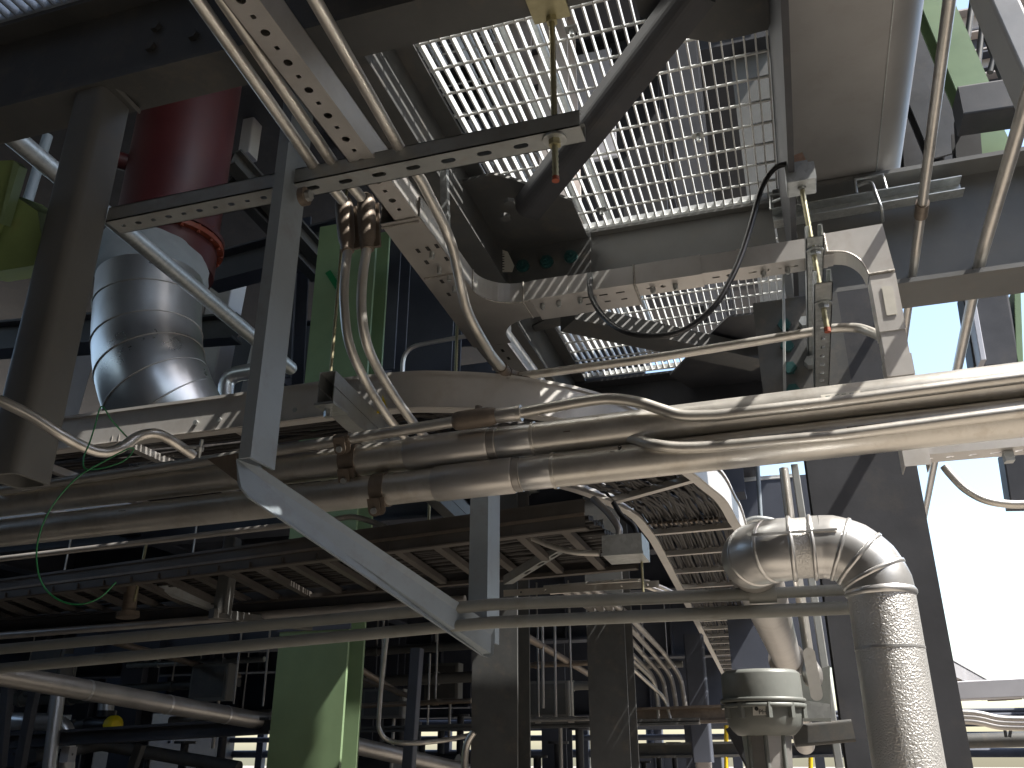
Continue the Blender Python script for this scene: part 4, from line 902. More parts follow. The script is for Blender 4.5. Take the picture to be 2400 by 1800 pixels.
# tray and pipes at the far lower right
a, b, c = atz(2120, 1530, 2.75), atz(2345, 1630, 2.75), atz(2460, 1618, 2.75)
def trayf(label, pts, wid, h):
    t = thing('cable_tray', label, 'cable tray', pts[0])
    rail(0, 1, h, M['silverp'], t, [V(p) for p in pts]); p2 = []
    for i, p in enumerate(pts):
        q = V(pts[min(i + 1, len(pts) - 1)]) - V(pts[max(i - 1, 0)]); p2.append(V(p) + V((-q.y, q.x, 0)).normalized() * wid)
    rail(0, -1, h, M['silverp'], t, p2)
    n = 16
    for i in range(n):
        k_ = (i + .5) / n * (len(pts) - 1); j = int(k_); MB().cyl(V(pts[j]).lerp(V(pts[j + 1]), k_ - j), p2[j].lerp(p2[j + 1], k_ - j), .02, 8).build('rung', M['clamp'], t)
    return t
trayf('pale ladder tray with a bend at the lower right against the white sky', [atz(2120, 1530, 2.6), atz(2350, 1640, 2.6), atz(2500, 1628, 2.6)], .35, .22)
a = aty(2150, 1625, 8.2); MB().prism(a, near(a, XA, 2500, 1608), rr(.2, .14, .01), ZA).build('steel_beam', M['silverp'], None, 'pale beam behind the bent tray at the lower right', 'beam')
for i, dy in enumerate((0, 10, 20)):
    pts = crv([aty(2180, 1672 + dy, 7.6), aty(2260, 1670 + dy, 7.6), aty(2300, 1674 + dy, 7.6), aty(2350, 1684 + dy, 7.6), aty(2450, 1686 + dy, 7.6)])
    conduit(('uppermost', 'middle', 'lowest')[i] + ' of three grey conduits with a gentle dip at the lower right', pts, .022, 'jack_d')
a = aty(2200, 1742, 8.6); MB().tube([a - XA * .5, near(a, XA, 2500, 1730)], .058, 20).build('pipe', M['steel'], None, 'straight grey pipe near the bottom right against the sky', 'pipe')
hk = thing('pipe_hanger', 'small rod hanger between the dipping conduits and the straight grey pipe', 'hanger', aty(2360, 1700, 8.0))
for x in (2352, 2372): MB().cyl(aty(x, 1692, 8.2), aty(2362 + (x - 2362) * .4, 1728, 8.2), .012, 6).build('rod', M['steel'], hk)
s = MB().prism(aty(2185, 1660, 4.0), aty(2235, 1830, 4.0), rr(.035, .05, .004), YA); s.build('flat_bar', M['strut'], None, 'grey bar at the right foot of the main column', 'bar')
# ================================================================== RED VESSEL, CLOTH COLLAR, SILVER ELBOW (LEFT)
yv = 4.9
def cx_at(x0, x1, y): return aty((x0 + x1) / 2, y, yv), (x1 - x0) / 2 / F * (aty((x0 + x1) / 2, y, yv) - C0).dot(FW) * .97
pA, rA = cx_at(318, 545, 330); pB, rB = cx_at(290, 522, 470)
rv = rB * 1.0; vx = (pA.x + pB.x) / 2
zb1 = aty(380, 560, yv).z
rd_ = thing('red_pipe', 'dark red riser pipe with a bolted flange behind the top beam', 'pipe', (vx, yv, zb1))
MB().tube([(vx, yv, zb1), (vx, yv, 9.0)], rv, 56).build('body', M['red'], rd_)
zf = aty(500, 540, yv).z
MB().tube([(vx, yv, zf - .30), (vx, yv, zf - .03)], rv * 1.02, 56).build('lower_body', M['red'], rd_)
for dz in (0.0, -.055): MB().tube([(vx, yv, zf + dz - .02), (vx, yv, zf + dz + .02)], rv * 1.14, 56).build('flange', M['orange' if dz else 'red'], rd_)
for i in range(20):
    a = R(i * 18); p = V((vx + rv * 1.09 * math.cos(a), yv + rv * 1.09 * math.sin(a), zf - .095)); MB().tube([p, p + V((0, 0, .13))], .013, 6, smooth=False).build('bolt', M['orange'], rd_)
nz = aty(290, 395, yv - .2); MB().tube([V((vx - rv * .7, yv - rv * .6, nz.z)), V((vx - rv * 1.35, yv - rv * 1.15, nz.z + .03))], .07, 20).build('nozzle', M['red'], rd_)
sv = thing('insulated_elbow', 'large silver insulated elbow with band seams under a grey cloth collar', 'pipe', (vx, yv, 2.9))
e1, r1e = cx_at(226, 470, 720); rj = r1e
ys2 = yv - .25
pth = [aty(352, 660, ys2), aty(348, 720, ys2), aty(346, 800, ys2), aty(356, 875, ys2), aty(382, 950, ys2 + .05), aty(430, 1040, ys2 + .2)]
pth = crv(pth, 5); rs = [rj * .955] * len(pth); MB().tube(pth, rs, 64).build('jacket', M['jack_e'], sv)
for k_, tl_ in ((5, .03), (10, .06), (14, .10), (18, .16), (21, .2)):
    c = pth[k_]; t_ = (pth[k_ + 1] - pth[k_ - 1]).normalized(); nrm = (t_ + V((tl_ * 1.2, 0, 0))).normalized(); u = nrm.cross(YA).normalized(); q = nrm.cross(u)
    MB().tube([c + (u * math.cos(2 * math.pi * j / 64) + q * math.sin(2 * math.pi * j / 64)) * rj * .962 for j in range(65)], .006, 6).build('seam', M['jack_d'], sv)
# cloth collar : wrinkled lathe
def lathe(c0, prof, n, wob, tilt=V((0, 0, 0))):
    s = MB(); vs = []
    for r, z in prof:
        for j in range(n):
            a = 2 * math.pi * j / n; k_ = 1 + wob * (math.sin(a * 7 + z * 30) + .6 * math.sin(a * 13 - z * 22)) * .5
            o = V((r * k_ * math.cos(a), r * k_ * math.sin(a), z)); o.z += tilt.x * o.x + tilt.y * o.y; vs.append(c0 + o)
    m_ = len(prof); s.add(vs, [(i * n + j, i * n + (j + 1) % n, (i + 1) * n + (j + 1) % n, (i + 1) * n + j) for i in range(m_ - 1) for j in range(n)], True); return s
c0 = aty(352, 655, ys2 + .1); hz = aty(352, 560, ys2).z - c0.z
lathe(c0, [(rj * .93, -.12), (rj * 1.05, -.09), (rj * 1.08, -.03), (rj * 1.03, .03), (rj * 1.06, .10), (rj * 1.06, hz * .6), (rj * 1.0, hz * .85), (rj * .80, hz * 1.05), (rj * .78, hz * 1.1)], 80, .035, V((-.22, 0, 0))).build('cloth_collar', M['cloth'], sv)
# long galvanised pipe slanting across
A = aty(60, 345, 2.75); B = near(A, YA, 680, 862)
dp = thing('galvanised_pipe', 'galvanised pipe slanting behind the post and strut across the silver elbow', 'pipe', B)
MB().tube([A - (B - A).normalized() * .6, B], .052, 32).build('tube', M['galv'], dp); MB().ball(B, .053, 10).build('end_cap', M['galv'], dp)
gp = MB().tube([aty(112, 318, 3.4), aty(62, 480, 3.4)], .030, 20); gp.build('conduit', M['hanger'], None, 'pale grey upright pipe left of the square post', 'pipe')
# green bracket at the left edge
gb = thing('green_bracket', 'moss green painted steel box at the left edge', 'bracket', P(30, 630, 2.9))
MB().plate([P(-60, 468, 3.0), P(26, 452, 3.0), P(88, 495, 3.0), P(98, 560, 3.0), P(78, 622, 3.0), P(-60, 645, 3.0)], FW * .2).build('body', M['green2'], gb)
MB().plate([P(-60, 380, 2.95), P(30, 375, 2.95), P(44, 390, 2.95), P(4, 520, 2.95), P(-60, 660, 2.95)], FW * .02).build('flange', M['green2'], gb)
MB().plate([P(33, 376, 2.93), P(45, 388, 2.93), P(4, 526, 2.93), P(-2, 520, 2.93)], FW * .05).build('edge', M['green'], gb)
# lower-left trims: rounded pipes behind
def cb(label, A, B, w_, h_, m='steel_far', cat='beam', name='steel_beam', up=ZA, prof=None, group=None):
    return MB().prism(A, B, prof or I_(w_, h_, .025, .015), up).build(name, M[m], None, label, cat, group)
# ================================================================== PALE GREEN COLUMN
gc = thing('green_column', 'tall pale green wide flange column in the shade', 'column', (-3.72, 6.5, 0))
MB().prism((-3.70, 6.62, 0), (-3.70, 6.62, 6.4), I_(.62, .30, .03, .02), YA).build('shaft', M['green'], gc)
MB().box((-3.66, 6.60, 3.30), (-3.4, 6.62, 3.34)).build('weld_patch', M['ink'], gc)
MB().plate([aty(762, 640, 6.46), aty(774, 632, 6.46), aty(792, 660, 6.46), aty(786, 678, 6.46)], (0, .01, 0)).build('paint_patch', M['wire'], gc)
for z in (2.55, 3.55): MB().box((-4.03, 6.455, z), (-3.37, 6.468, z + .05)).build('stiffener', M['steel_far'], gc)
# mid columns
for x0, x1, lab in ((1110, 1219, 'dark column below the tip of the pale angle hanger'), (1390, 1483, 'dark column right of the one below the hanger tip')):
    a = aty((x0 + x1) / 2, 1800, 6.6); wd = (aty(x1, 1800, 6.6) - aty(x0, 1800, 6.6)).length
    MB().prism((a.x, 6.7, 0), (a.x, 6.7, 4.2), I_(wd, .34, .024, .016), YA).build('column', M['steel'], None, lab, 'column')
# ================================================================== CONDUITS BENDING DOWN AT LOWER RIGHT
for i in range(4):
    x = 1400 + i * 24
    up_ = [atz(1405 + i * 22, 1440, 2.62), atz(1480 + i * 24, 1532 - i * 2, 2.62)]
    y_ = up_[1].y; pts = [up_[0] - YA * 1.2, up_[0], up_[1], aty(1595 - (3 - i) * 21 + 0, 1585, y_ + .15), aty(1610 - (3 - i) * 21, 1680, y_ + .2)]
    conduit(('leftmost', 'second', 'third', 'rightmost')[i] + ' of four conduits bending down beside the curved tray', fil(pts, .10), .024, 'jack_d')
for i in range(2):
    pts = [aty(1380, 1500 + i * 24, 8.4), aty(1470 + i * 0, 1528 + 50 + i * 22, 9.0), aty(1540 + i * 22, 1600 + i * 34, 9.5), aty(1546 + i * 28, 1690, 9.5)]
    pts = [aty(1440, 1506 + i * 22, 8.4), aty(1538 + i * 20, 1600 + i * 36, 9.2), aty(1544 + i * 28, 1685, 9.2)]
    conduit(('upper', 'lower')[i] + ' thin far conduit bending down left of the group of four', fil(pts, .25), .018)
# ================================================================== FAR STEELWORK
def hb(label, p0, p1, Y, w_, h_, m='steel_far', **k): 
    a = aty(*p0, Y); return cb(label, a, near(a, XA, *p1), w_, h_, m, **k)
hb('dark far beam just above the bottom left valve', (-60, 1742), (640, 1700), 7.5, .14, .14, 'steel_d')
hb('slim far rail crossing near the bottom between the two dark columns', (780, 1712), (1640, 1690), 9.0, .05, .06, 'steel')
hb('grey far beam across the bright gap near the bottom right', (1480, 1760), (1800, 1754), 11, .12, .16, 'steel')
hb('pipe-like far beam just under the four bending conduits', (1480, 1680), (1720, 1672), 9.2, .10, .16, 'clamp')
# solid floor deck added far behind to darken the space below
dk = MB(); dk.box((-14, 6.4, 4.30), (-.2, 22, 4.36)); dk.build('floor_deck', M['steel_far'], None, 'dark solid floor deck added high over the shaded background', 'deck')
k_ = 0
for y in (7.6, 9.6, 12.0, 15.0):
    k_ += 1; cb(('nearest', 'second', 'third', 'farthest')[k_ - 1] + ' dark cross beam under the floor deck in the shaded background', V((-14, y, 3.98)), V((-.3, y, 3.98)), .26, .6)
k_ = 0
for x in (-11.5, -9.2, -6.6, -2.9, -.9):
    k_ += 1; cb(('leftmost', 'second', 'third', 'fourth', 'rightmost')[k_ - 1] + ' dark lengthwise beam under the floor deck, counted from the left', V((x, 6.5, 4.02)), V((x, 21, 4.02)), .24, .5)
k_ = 0
for x, y in ((-10.8, 11), (-8.6, 10.5), (-6.0, 12.2), (-4.6, 13.5), (-3.3, 12.5), (-.6, 12), (-12.5, 14), (-7.4, 16), (-1.9, 16.5), (1.2, 15)):
    k_ += 1; MB().prism((x, y, 0), (x, y, 4.28), I_(.34, .34, .025, .016), YA).build('column', M['steel_far'], None, ('first', 'second', 'third', 'fourth', 'fifth', 'sixth', 'seventh', 'eighth', 'ninth', 'tenth')[k_ - 1] + ' dark far column standing in the shaded background', 'column', 'far columns in the shade')
# dark plate girders and panels at the back that close the view above the horizon
for i, (x0, x1, y, z0, z1) in enumerate(((-18, -6.2, 17.0, 2.55, 4.3), (-9, -1.2, 20.0, 2.5, 4.3), (-2.2, 1.6, 13.5, 3.0, 4.3), (-14, -7.2, 12.8, 2.9, 4.3), (-5.0, -2.2, 11.2, 3.0, 4.28), (-8.3, -5.4, 8.9, 2.75, 3.7))):
    t = thing('plate_girder', ('wide', 'far', 'right-hand', 'left-hand', 'middle', 'bolted')[i] + ' dark plate girder closing the shaded background', 'girder', ((x0 + x1) / 2, y, z0))
    MB().box((x0, y, z0), (x1, y + .03, z1)).build('web', M['steel_far'], t)
    MB().box((x0, y - .14, z0 - .03), (x1, y + .17, z0 - .001)).build('flange', M['steel_far'], t)
    for q in range(int((x1 - x0) / .9)): MB().box((x0 + .4 + q * .9, y - .13, z0 + .002), (x0 + .42 + q * .9, y - .002, z1 - .01)).build('stiffener', M['steel_far'], t)
light_block = lambda lab, a, b, m='steel_d': MB().box(a, b).build('floor_deck', M[m], None, lab, 'deck')
light_block('solid light-blocking floor added over the place we stand, out of view above', (-16, -14, 4.6), (3.6, .2, 4.66))  # added overhead blocker, cuts sky light above and behind the camera
light_block('narrow floor added to keep the sun off the top left grating', (-1.45, .2, 6.6), (.3, 2.2, 6.66))  # added to keep direct sun off the top left grating
light_block('solid strip added above our heads beside the top beam to block the sun', (-1.46, .22, ZG), (-.02, 1.88, ZG + .04))  # added sun blocker that shades the post and hanger
grating('open grating added above our heads beside the top beam to dapple the sun', .0, 1.2, .25, 1.88, ZG, pc=.3)  # added out of view so broken sunlight falls on the conduits
grating('coarse open grating high beside the red riser pipe', -2.95, -1.45, 2.5, 8.5, 6.0, .085, .3, .05, .010)
light_block('solid high floor added over the far left side to block sky light', (-16, -14, 8.9), (-4.8, 22, 8.96))  # added high occluder, dims sky light over the left side
light_block('solid high floor added over the near side to block sky light', (-4.8, -14, 8.9), (.6, 2.0, 8.96))  # added high occluder, dims sky light near the camera
light_block('topmost solid floor added high above the tower to block sky light', (-16, -14, 12.5), (3.4, 24, 12.6))  # added top occluder, cuts sky light over the whole frame
light_block('dark unseen wall added behind our back to block sky light', (-16, -14.2, 0), (9, -14, 12.4))  # unseen wall added to cut sky light from behind
light_block('pale unseen wall added to the right to block and bounce light', (7, -14, 0), (7.3, 26, 6.5), 'bounce_wall')  # unseen wall added against sky light, pale to return some bounce
light_block('dark wall added far to the left to block sky light', (-16.2, -14, 0), (-16, 24, 6.4))  # added wall that limits sky light from the left
# pipe rack on the horizon and dark machinery that breaks up the bright strip at the bottom
words = ('first', 'second', 'third', 'fourth', 'fifth', 'sixth', 'seventh', 'eighth', 'ninth', 'tenth', 'eleventh', 'twelfth')
for i in range(11):
    x = -17 + i * 1.9; MB().prism((x, 24, 0), (x, 24, 4.2), rr(.22, .22, .02), YA).build('rack_post', M['steel_far'], None, words[i] + ' post from the left in the pipe rack along the horizon', 'post', 'posts of the horizon pipe rack')
for i, (z, r_) in enumerate(((1.75, .10), (2.12, .07), (2.45, .16), (2.62, .05))):
    MB().tube([(-20, 24 - .2 * i, z), (6, 24 - .2 * i, z)], r_, 12).build('rack_pipe', M['steel_far'], None, ('lowest', 'second', 'third', 'topmost')[i] + ' pipe of the pipe rack along the horizon', 'pipe')
def machine(label, x0, x1, Y, z1, m='steel_far', k=3):
    t = thing('machine', label, 'machine', ((x0 + x1) / 2, Y, 0)); w_ = x1 - x0
    MB().prism(((x0 + x1) / 2, Y, 0), ((x0 + x1) / 2, Y, z1 * .8), rr(w_, .8, .06), YA).build('casing', M[m], t)
    MB().tube([(x0 + w_ * .1, Y - .2, z1 * .82), (x1 - w_ * .1, Y - .2, z1 * .82)], z1 * .11, 16).build('drum', M['steel_d'], t)
    for j in range(k):
        x = x0 + w_ * (j + .5) / k; h = z1 * (1.0 + .10 * ((j * 7) % 3)); MB().tube([(x, Y, z1 * .8), (x, Y, h)], .05, 10).build('riser', M['steel_d'], t); MB().tube([(x, Y, h), (x, Y, h + .03)], .13, 14).build('handwheel', M['steel_d'], t)
for i, (xa_, xb_, Y, z1) in enumerate(((820, 960, 11, 1.75), (965, 1100, 12.5, 1.8), (1235, 1385, 11.5, 1.62), (300, 560, 10, 1.62), (30, 160, 9.5, 1.65), (1490, 1600, 17, 1.55))):
    machine(('dark pump casing just right of the green column', 'dark machine left of the column below the hanger tip', 'dark machine between the two dark columns', 'low dark machine left of the green column', 'low dark machine in the bottom left corner', 'far low machine in the bright gap')[i], aty(xa_, 1790, Y).x, aty(xb_, 1790, Y).x, Y, z1)
lv = thing('louvre_panel', 'bright yellowish louvre panel far back at the bottom left', 'panel', aty(320, 1765, 21))
a, b = aty(255, 1768, 21), aty(388, 1742, 21)
for q in range(14): x = a.x + (b.x - a.x) * q / 13; MB().box((x, 21, a.z), (x + .06, 21.05, b.z)).build('slat', M['beige'], lv)
MB().box((a.x - .1, 21, a.z - .05), (b.x + .15, 21.05, a.z - .001)).build('frame', M['steel_far'], lv); MB().box((a.x - .1, 21, b.z + .001), (b.x + .15, 21.05, b.z + .06)).build('frame', M['steel_far'], lv)
# small sheds / equipment at the horizon
for i, (x, y, w_, d_, h_, m) in enumerate(((-3.3, 24, 2.2, 2, 1.9, 'steel_far'), (-6.2, 15, 1.5, 1.2, 1.72, 'steel_far'))):
    t = thing('equipment_skid', ('small', 'nearest')[i] + ' dark equipment skid at the bottom of the background', 'equipment', (x, y, 0))
    MB().box((x - w_ / 2, y, .15), (x + w_ / 2, y + d_, h_)).build('enclosure', M[m], t); MB().box((x - w_ / 2 - .1, y - .1, 0), (x + w_ / 2 + .1, y + d_ + .1, .15)).build('base', M['steel_d'], t)
    MB().tube([(x - w_ * .3, y + .4, h_), (x - w_ * .3, y + .4, h_ + .5)], .12, 12).build('vent_pipe', M['steel_far'], t)
# pipes in the lower-left corner
a, b = aty(20, 1585, 5.2), aty(625, 1692, 7.6)
t = thing('insulated_pipe', 'grey insulated pipe running away at the lower left to the green column', 'pipe', a)
MB().tube([a - (b - a).normalized() * 1.0, b], .075, 32).build('tube', M['jack_d'], t)
for f_ in (.25, .55, .8): p = a.lerp(b, f_); q = (b - a).normalized(); MB().tube([p, p + q * .02], .078, 32).build('band', M['jacket'], t)
a, b = aty(260, 1772, 8.0), aty(820, 1840, 8.6)
MB().tube([a - XA, aty(240, 1745, 9), aty(560, 1800, 9)], .07, 20).build('pipe', M['steel'], None, 'dull pipe sloping below the dark far beam at the bottom left', 'pipe')
a, b = aty(780, 1735, 7.6), aty(1060, 1800, 9.0)
MB().tube([a, b, b + (b - a)], .075, 24).build('pipe', M['jack_d'], None, 'brownish pipe sloping away right of the green column at the bottom', 'pipe')
a = aty(-40, 1692, 7.8); b = near(a, XA, 75, 1690)
t = thing('silver_pipe', 'bright silver pipe with an elbow near the left edge at the bottom', 'pipe', a)
MB().tube(fil([a, b, b + V((.32, .15, -.02)), b + V((.36, .2, -.5))], .3), .085, 28).build('tube', M['jacket'], t)
MB().tube([aty(138, 1622, 7.4), aty(124, 1724, 7.4), aty(112, 1830, 7.4)], .062, 24).build('silver_riser', M['jacket'], None, 'bright silver upright pipe right of the silver elbow at the bottom left', 'pipe')
MB().tube([aty(250, 1640, 8.6), aty(246, 1684, 8.6)], .085, 24).build('silver_riser', M['jacket'], None, 'short silver pipe standing on the dark valve', 'pipe')
vl = thing('valve_actuator', 'dark valve actuator with a round yellow cap at the bottom left', 'valve', aty(220, 1715, 8.5))
c = aty(245, 1700, 8.5); MB().tube([c + V((-.25, 0, 0)), c + V((-.2, 0, 0)), c + V((.08, 0, 0)), c + V((.14, 0, 0))], [.06, .09, .10, .08], 20).build('body', M['black'], vl)
MB().tube([c + V((.12, -.02, 0)), c + V((.17, -.05, 0)), c + V((.20, -.06, 0))], [.10, .10, .05], 20).build('cap', M['yellow'], vl)
MB().tube([c + V((0, 0, .08)), c + V((0, 0, .15))], .10, 20).build('flange', M['black'], vl)
for dx in (-.35, -.5): MB().tube([c + V((dx, -.02, .0)), c + V((dx + .12, -.02, .02))], .05, 12).build('solenoid', M['steel'], vl)
gg = thing('pressure_gauge', 'small dark instrument cluster under the dark far beam at the bottom left', 'instrument', aty(165, 1780, 7.6))
c = aty(160, 1768, 7.6); MB().obox(c, V((.05, 0, 0)), V((0, .05, 0)), V((0, 0, .07))).build('case', M['silverp'], gg)
for q in range(3): MB().tube([c + V((-.1 - .05 * q, 0, .05)), c + V((-.1 - .05 * q, 0, -.15))], .012, 8).build('tube', M['steel_d'], gg)
MB().tube([c + V((-.22, 0, .0)), c + V((.05, 0, .0))], .012, 8).build('tube', M['steel_d'], gg)
for i, (x0, y0, x1, y1, Y) in enumerate(((20, 1590, 0, 1800, 6.8), (85, 1600, 40, 1830, 7.0), (330, 1745, 300, 1830, 7.8))):
    MB().prism(aty(x0, y0, Y), aty(x1, y1, Y), rr(.09, .07, .01), YA).build('upright', M['steel_d'] if i < 2 else M['steel'], None, ('dark upright at the extreme lower left corner', 'dark leaning upright in front of the silver elbow', 'thin pale upright below the dark far beam')[i], 'upright')
spec_ = [((0, 1455), (640, 1408), 7.0, .03, 'jack_d', 'dusty far pipe under the lower tray at left'), ((60, 1625), (560, 1600), 9.4, .05, 'steel', 'grey far pipe behind the insulated pipe at the lower left'),
 ((300, 1560), (620, 1545), 10.2, .035, 'galv', 'thin bright far pipe left of the green column'), ((820, 1530), (1110, 1512), 10.5, .05, 'steel', 'grey far pipe between the green column and the dark column'),
 ((830, 1655), (1105, 1642), 8.8, .025, 'clamp', 'brown thin far pipe right of the green column'), ((830, 1600), (1110, 1586), 11.5, .07, 'steel_l', 'thick grey far pipe right of the green column'),
 ((1225, 1560), (1385, 1553), 9.8, .03, 'clamp', 'brown thin far pipe between the two dark columns'), ((1225, 1612), (1390, 1606), 10.6, .05, 'steel_l', 'grey far pipe between the two dark columns'),
 ((1228, 1690), (1390, 1686), 9.0, .03, 'jack_d', 'dusty conduit low between the two dark columns'), ((0, 1640), (240, 1630), 10.5, .09, 'steel_l', 'thick grey far pipe at the extreme left above the silver pipe'),
 ((400, 1690), (640, 1672), 11.0, .06, 'jack_d', 'dusty far pipe just above the dark far beam at left'), ((1485, 1560), (1600, 1556), 11.5, .04, 'steel_l', 'short grey far pipe behind the four bending conduits'),
 ((640, 1160), (1000, 1130), 6.8, .05, 'steel_l', 'grey pipe in the gap between the large conduits and the lower tray'), ((1170, 1150), (1260, 1140), 7.5, .06, 'galv', 'pale pipe glimpsed right of the dark upright under the conduits')]
for p0, p1, Y, r_, m_, lab in spec_:
    a = aty(*p0, Y); b = near(a, XA, *p1); t = thing('pipe', lab, 'pipe', a)
    MB().tube([a, b], r_, 16).build('tube', M[m_], t)
    for f_ in (.22, .7):
        p = a.lerp(b, f_); MB().tube([p - (b - a).normalized() * .03, p + (b - a).normalized() * .03], r_ * 1.25, 16).build('coupling', M[m_], t); MB().cyl(p, p + ZA * .9, .010, 6).build('hanger_rod', M['jack_d'], t)
for i, (x0, y0, x1, y1, Y0_, Y1_, r_) in enumerate(((830, 1560, 960, 1640, 7.5, 10, .03), (250, 1500, 560, 1585, 7.2, 10.5, .035), (1230, 1490, 1380, 1580, 8, 11, .035), (640, 1420, 720, 1440, 7, 8, .02))):
    a, b = aty(x0, y0, Y0_), aty(x1, y1, Y1_); MB().tube([a, b], r_, 12).build('pipe', M['clamp'], None, ('receding brownish pipe right of the green column', 'receding brownish pipe above the grey insulated pipe', 'receding brownish pipe between the two dark columns', 'short receding pipe behind the green column')[i], 'pipe')
for i, (x, y, w_, h_, Y) in enumerate(((500, 1600, .5, .4, 9.2), (905, 1650, .5, .3, 9.5), (1290, 1640, .45, .35, 9.3), (120, 1560, .5, .5, 9.0), (1040, 1600, .5, .5, 12))):
    c = aty(x, y, Y); t = thing('control_box', ('grey control box left of the green column', 'grey control box low behind the hanging rods', 'grey control box between the two dark columns', 'grey control box high at the lower left', 'far control box left of the dark column')[i], 'box', c)
    MB().prism((c.x, Y, c.z - h_ / 2), (c.x, Y, c.z + h_ / 2), rr(w_, .2, .02), YA).build('case', M['steel_l'], t); MB().box((c.x - w_ * .42, Y - .112, c.z - h_ * .42), (c.x + w_ * .42, Y - .102, c.z + h_ * .42)).build('door', M['steel'], t)
    MB().cyl((c.x + .1, Y, c.z - h_ / 2), (c.x + .1, Y, c.z - h_ / 2 - .5), .02, 8).build('conduit', M['jack_d'], t)
# rods and conduit behind the hanger at the bottom middle
for i, (x, y0, y1, Y, r_) in enumerate(((984, 1520, 1700, 9, .012), (1008, 1532, 1700, 9, .012), (1271, 1460, 1660, 8.6, .016), (1300, 1460, 1680, 8.8, .014), (566, 1480, 1650, 7.5, .010), (633, 1475, 1655, 7.5, .010), (1332, 1600, 1690, 9.5, .01))):
    MB().cyl(aty(x, y0, Y), aty(x + (x - 1200) * .03, y1, Y), r_, 8).build('hanger_rod', M['jack_d'], None, ('left', 'right', 'left thick', 'right thick', 'first', 'second', 'short')[i] + (' far hanger rod below the pale hanger tip', ' far hanger rod below the pale hanger tip', ' far hanger rod between the two dark columns', ' far hanger rod between the two dark columns', ' thin far rod left of the green column', ' thin far rod left of the green column', ' far rod against the second dark column')[i], 'rod')
pts = crv([aty(908, 1480, 7.2), aty(896, 1580, 7.2), aty(888, 1680, 7.2), aty(890, 1712, 7.2), aty(910, 1735, 7.25), aty(960, 1742, 7.3), aty(1040, 1735, 7.5), aty(1105, 1722, 7.6)])
conduit('upright conduit curling to the right behind the hanger near the bottom', pts, .020)
conduit('short curved conduit beside the dark column at the bottom', crv([aty(1110, 1716, 6.4), aty(1096, 1740, 6.4), aty(1090, 1775, 6.4), aty(1089, 1840, 6.4)]), .026)
hb('pale far conduit sloping behind the rods at the bottom middle', (800, 1572), (960, 1632), 8.5, .045, .045, 'clamp', name='conduit', cat='conduit', prof=rr(.05, .05, .02))
MB().prism(aty(978, 1520, 8.0), aty(958, 1800, 8.0), rr(.1, .1, .01), YA).build('upright', M['steel_far'], None, 'slim dark upright among the rods at the bottom middle', 'upright')
MB().prism(aty(1100, 1800, 3.0) + V((0, 7, 0)), aty(1100, 1600, 3.0) + V((0, 7, 1)), rr(.2, .2, .02), YA).build('upright', M['steel_far'], None, 'dark far upright hidden beside the column below the hanger', 'upright')
# pipe bridge column & yellow railing seen through the bright gap at the bottom right
MB().prism(aty(1650, 1830, 16), aty(1648, 1700, 16), rr(.25, .25, .05), YA).build('column', M['beige'], None, 'beige far column in the bright gap behind the conduits', 'column')
yr_ = thing('yellow_railing', 'yellow safety railing far behind the instrument housing', 'railing', aty(1740, 1800, 14))
for dz in (0, -.28): MB().tube([aty(1698, 1768, 14) + V((0, 0, dz)), aty(1905, 1764, 14) + V((0, 0, dz))], .03, 8).build('rail', M['ypaint'], yr_)
for x in (1702, 1752, 1800, 1850, 1900): MB().tube([aty(x, 1700 if x == 1702 else 1766, 14), aty(x, 1860, 14)], .03, 8).build('post', M['ypaint'], yr_)
hb('dark far beam behind the instrument housing at the bottom right', (1840, 1760), (2040, 1752), 10, .10, .14, 'steel_d')
hb('slim pale far pipe right of the instrument housing', (1870, 1728), (2020, 1720), 11, .10, .10, 'steel')
MB().prism(aty(1720, 1700, 5), aty(1790, 1830, 5), rr(.09, .09, .01), YA).build('diagonal_brace', M['steel_d'], None, 'dark sloping brace behind the instrument neck', 'brace')
# ================================================================== WORKS AT MID HEIGHT (left and centre)
hb('dark far beam level with the silver elbow at left', (-40, 800), (300, 772), 6.6, .25, .35)
hb('dark far beam right of the red riser pipe', (500, 640), (800, 560), 7.4, .25, .4)
hb('dark far beam behind the channel tee', (640, 790), (1150, 772), 9.5, .25, .35)
cb('dark far upright between the hanger and the green column', aty(668, 900, 7.8), aty(690, 500, 7.8), .3, .3, up=YA)
cb('dark far upright right of the green column', aty(905, 880, 8.2), aty(925, 560, 8.2), .32, .3, up=YA)
cb('broad dark far upright behind the channel tee', aty(985, 900, 9), aty(1010, 480, 9), .9, .3, up=YA)
MB().box((-6.6, 10.4, 4.4), (-1.5, 10.5, 6.6)).build('wall_panel', M['steel_far'], None, 'dark cladding panel far behind the green column', 'panel')
MB().box((-8.4, 9.4, 5.2), (-4.4, 9.5, 7.0)).build('wall_panel', M['steel_far'], None, 'dark cladding panel between the red riser and the green column', 'panel')
conduit('thin conduit with a rounded bend above the tray in the shade', fil([aty(942, 900, 6.5), aty(945, 815, 6.5), aty(1080, 790, 6.5), aty(1100, 788, 6.5)], .18), .020)
for i, (x, y, w_, h_) in enumerate(((962, 780, 26, 10), (1010, 796, 30, 8), (1000, 808, 20, 8))):
    a, b = aty(x - w_ / 2, y + h_ / 2, 9.2), aty(x + w_ / 2, y - h_ / 2, 9.2); MB().box((a.x, 9.18, a.z), (b.x, 9.19, b.z)).build('nameplate', M['white'], None, ('left', 'upper right', 'lower right')[i] + ' small pale plate on the far beam behind the channel', 'plate')
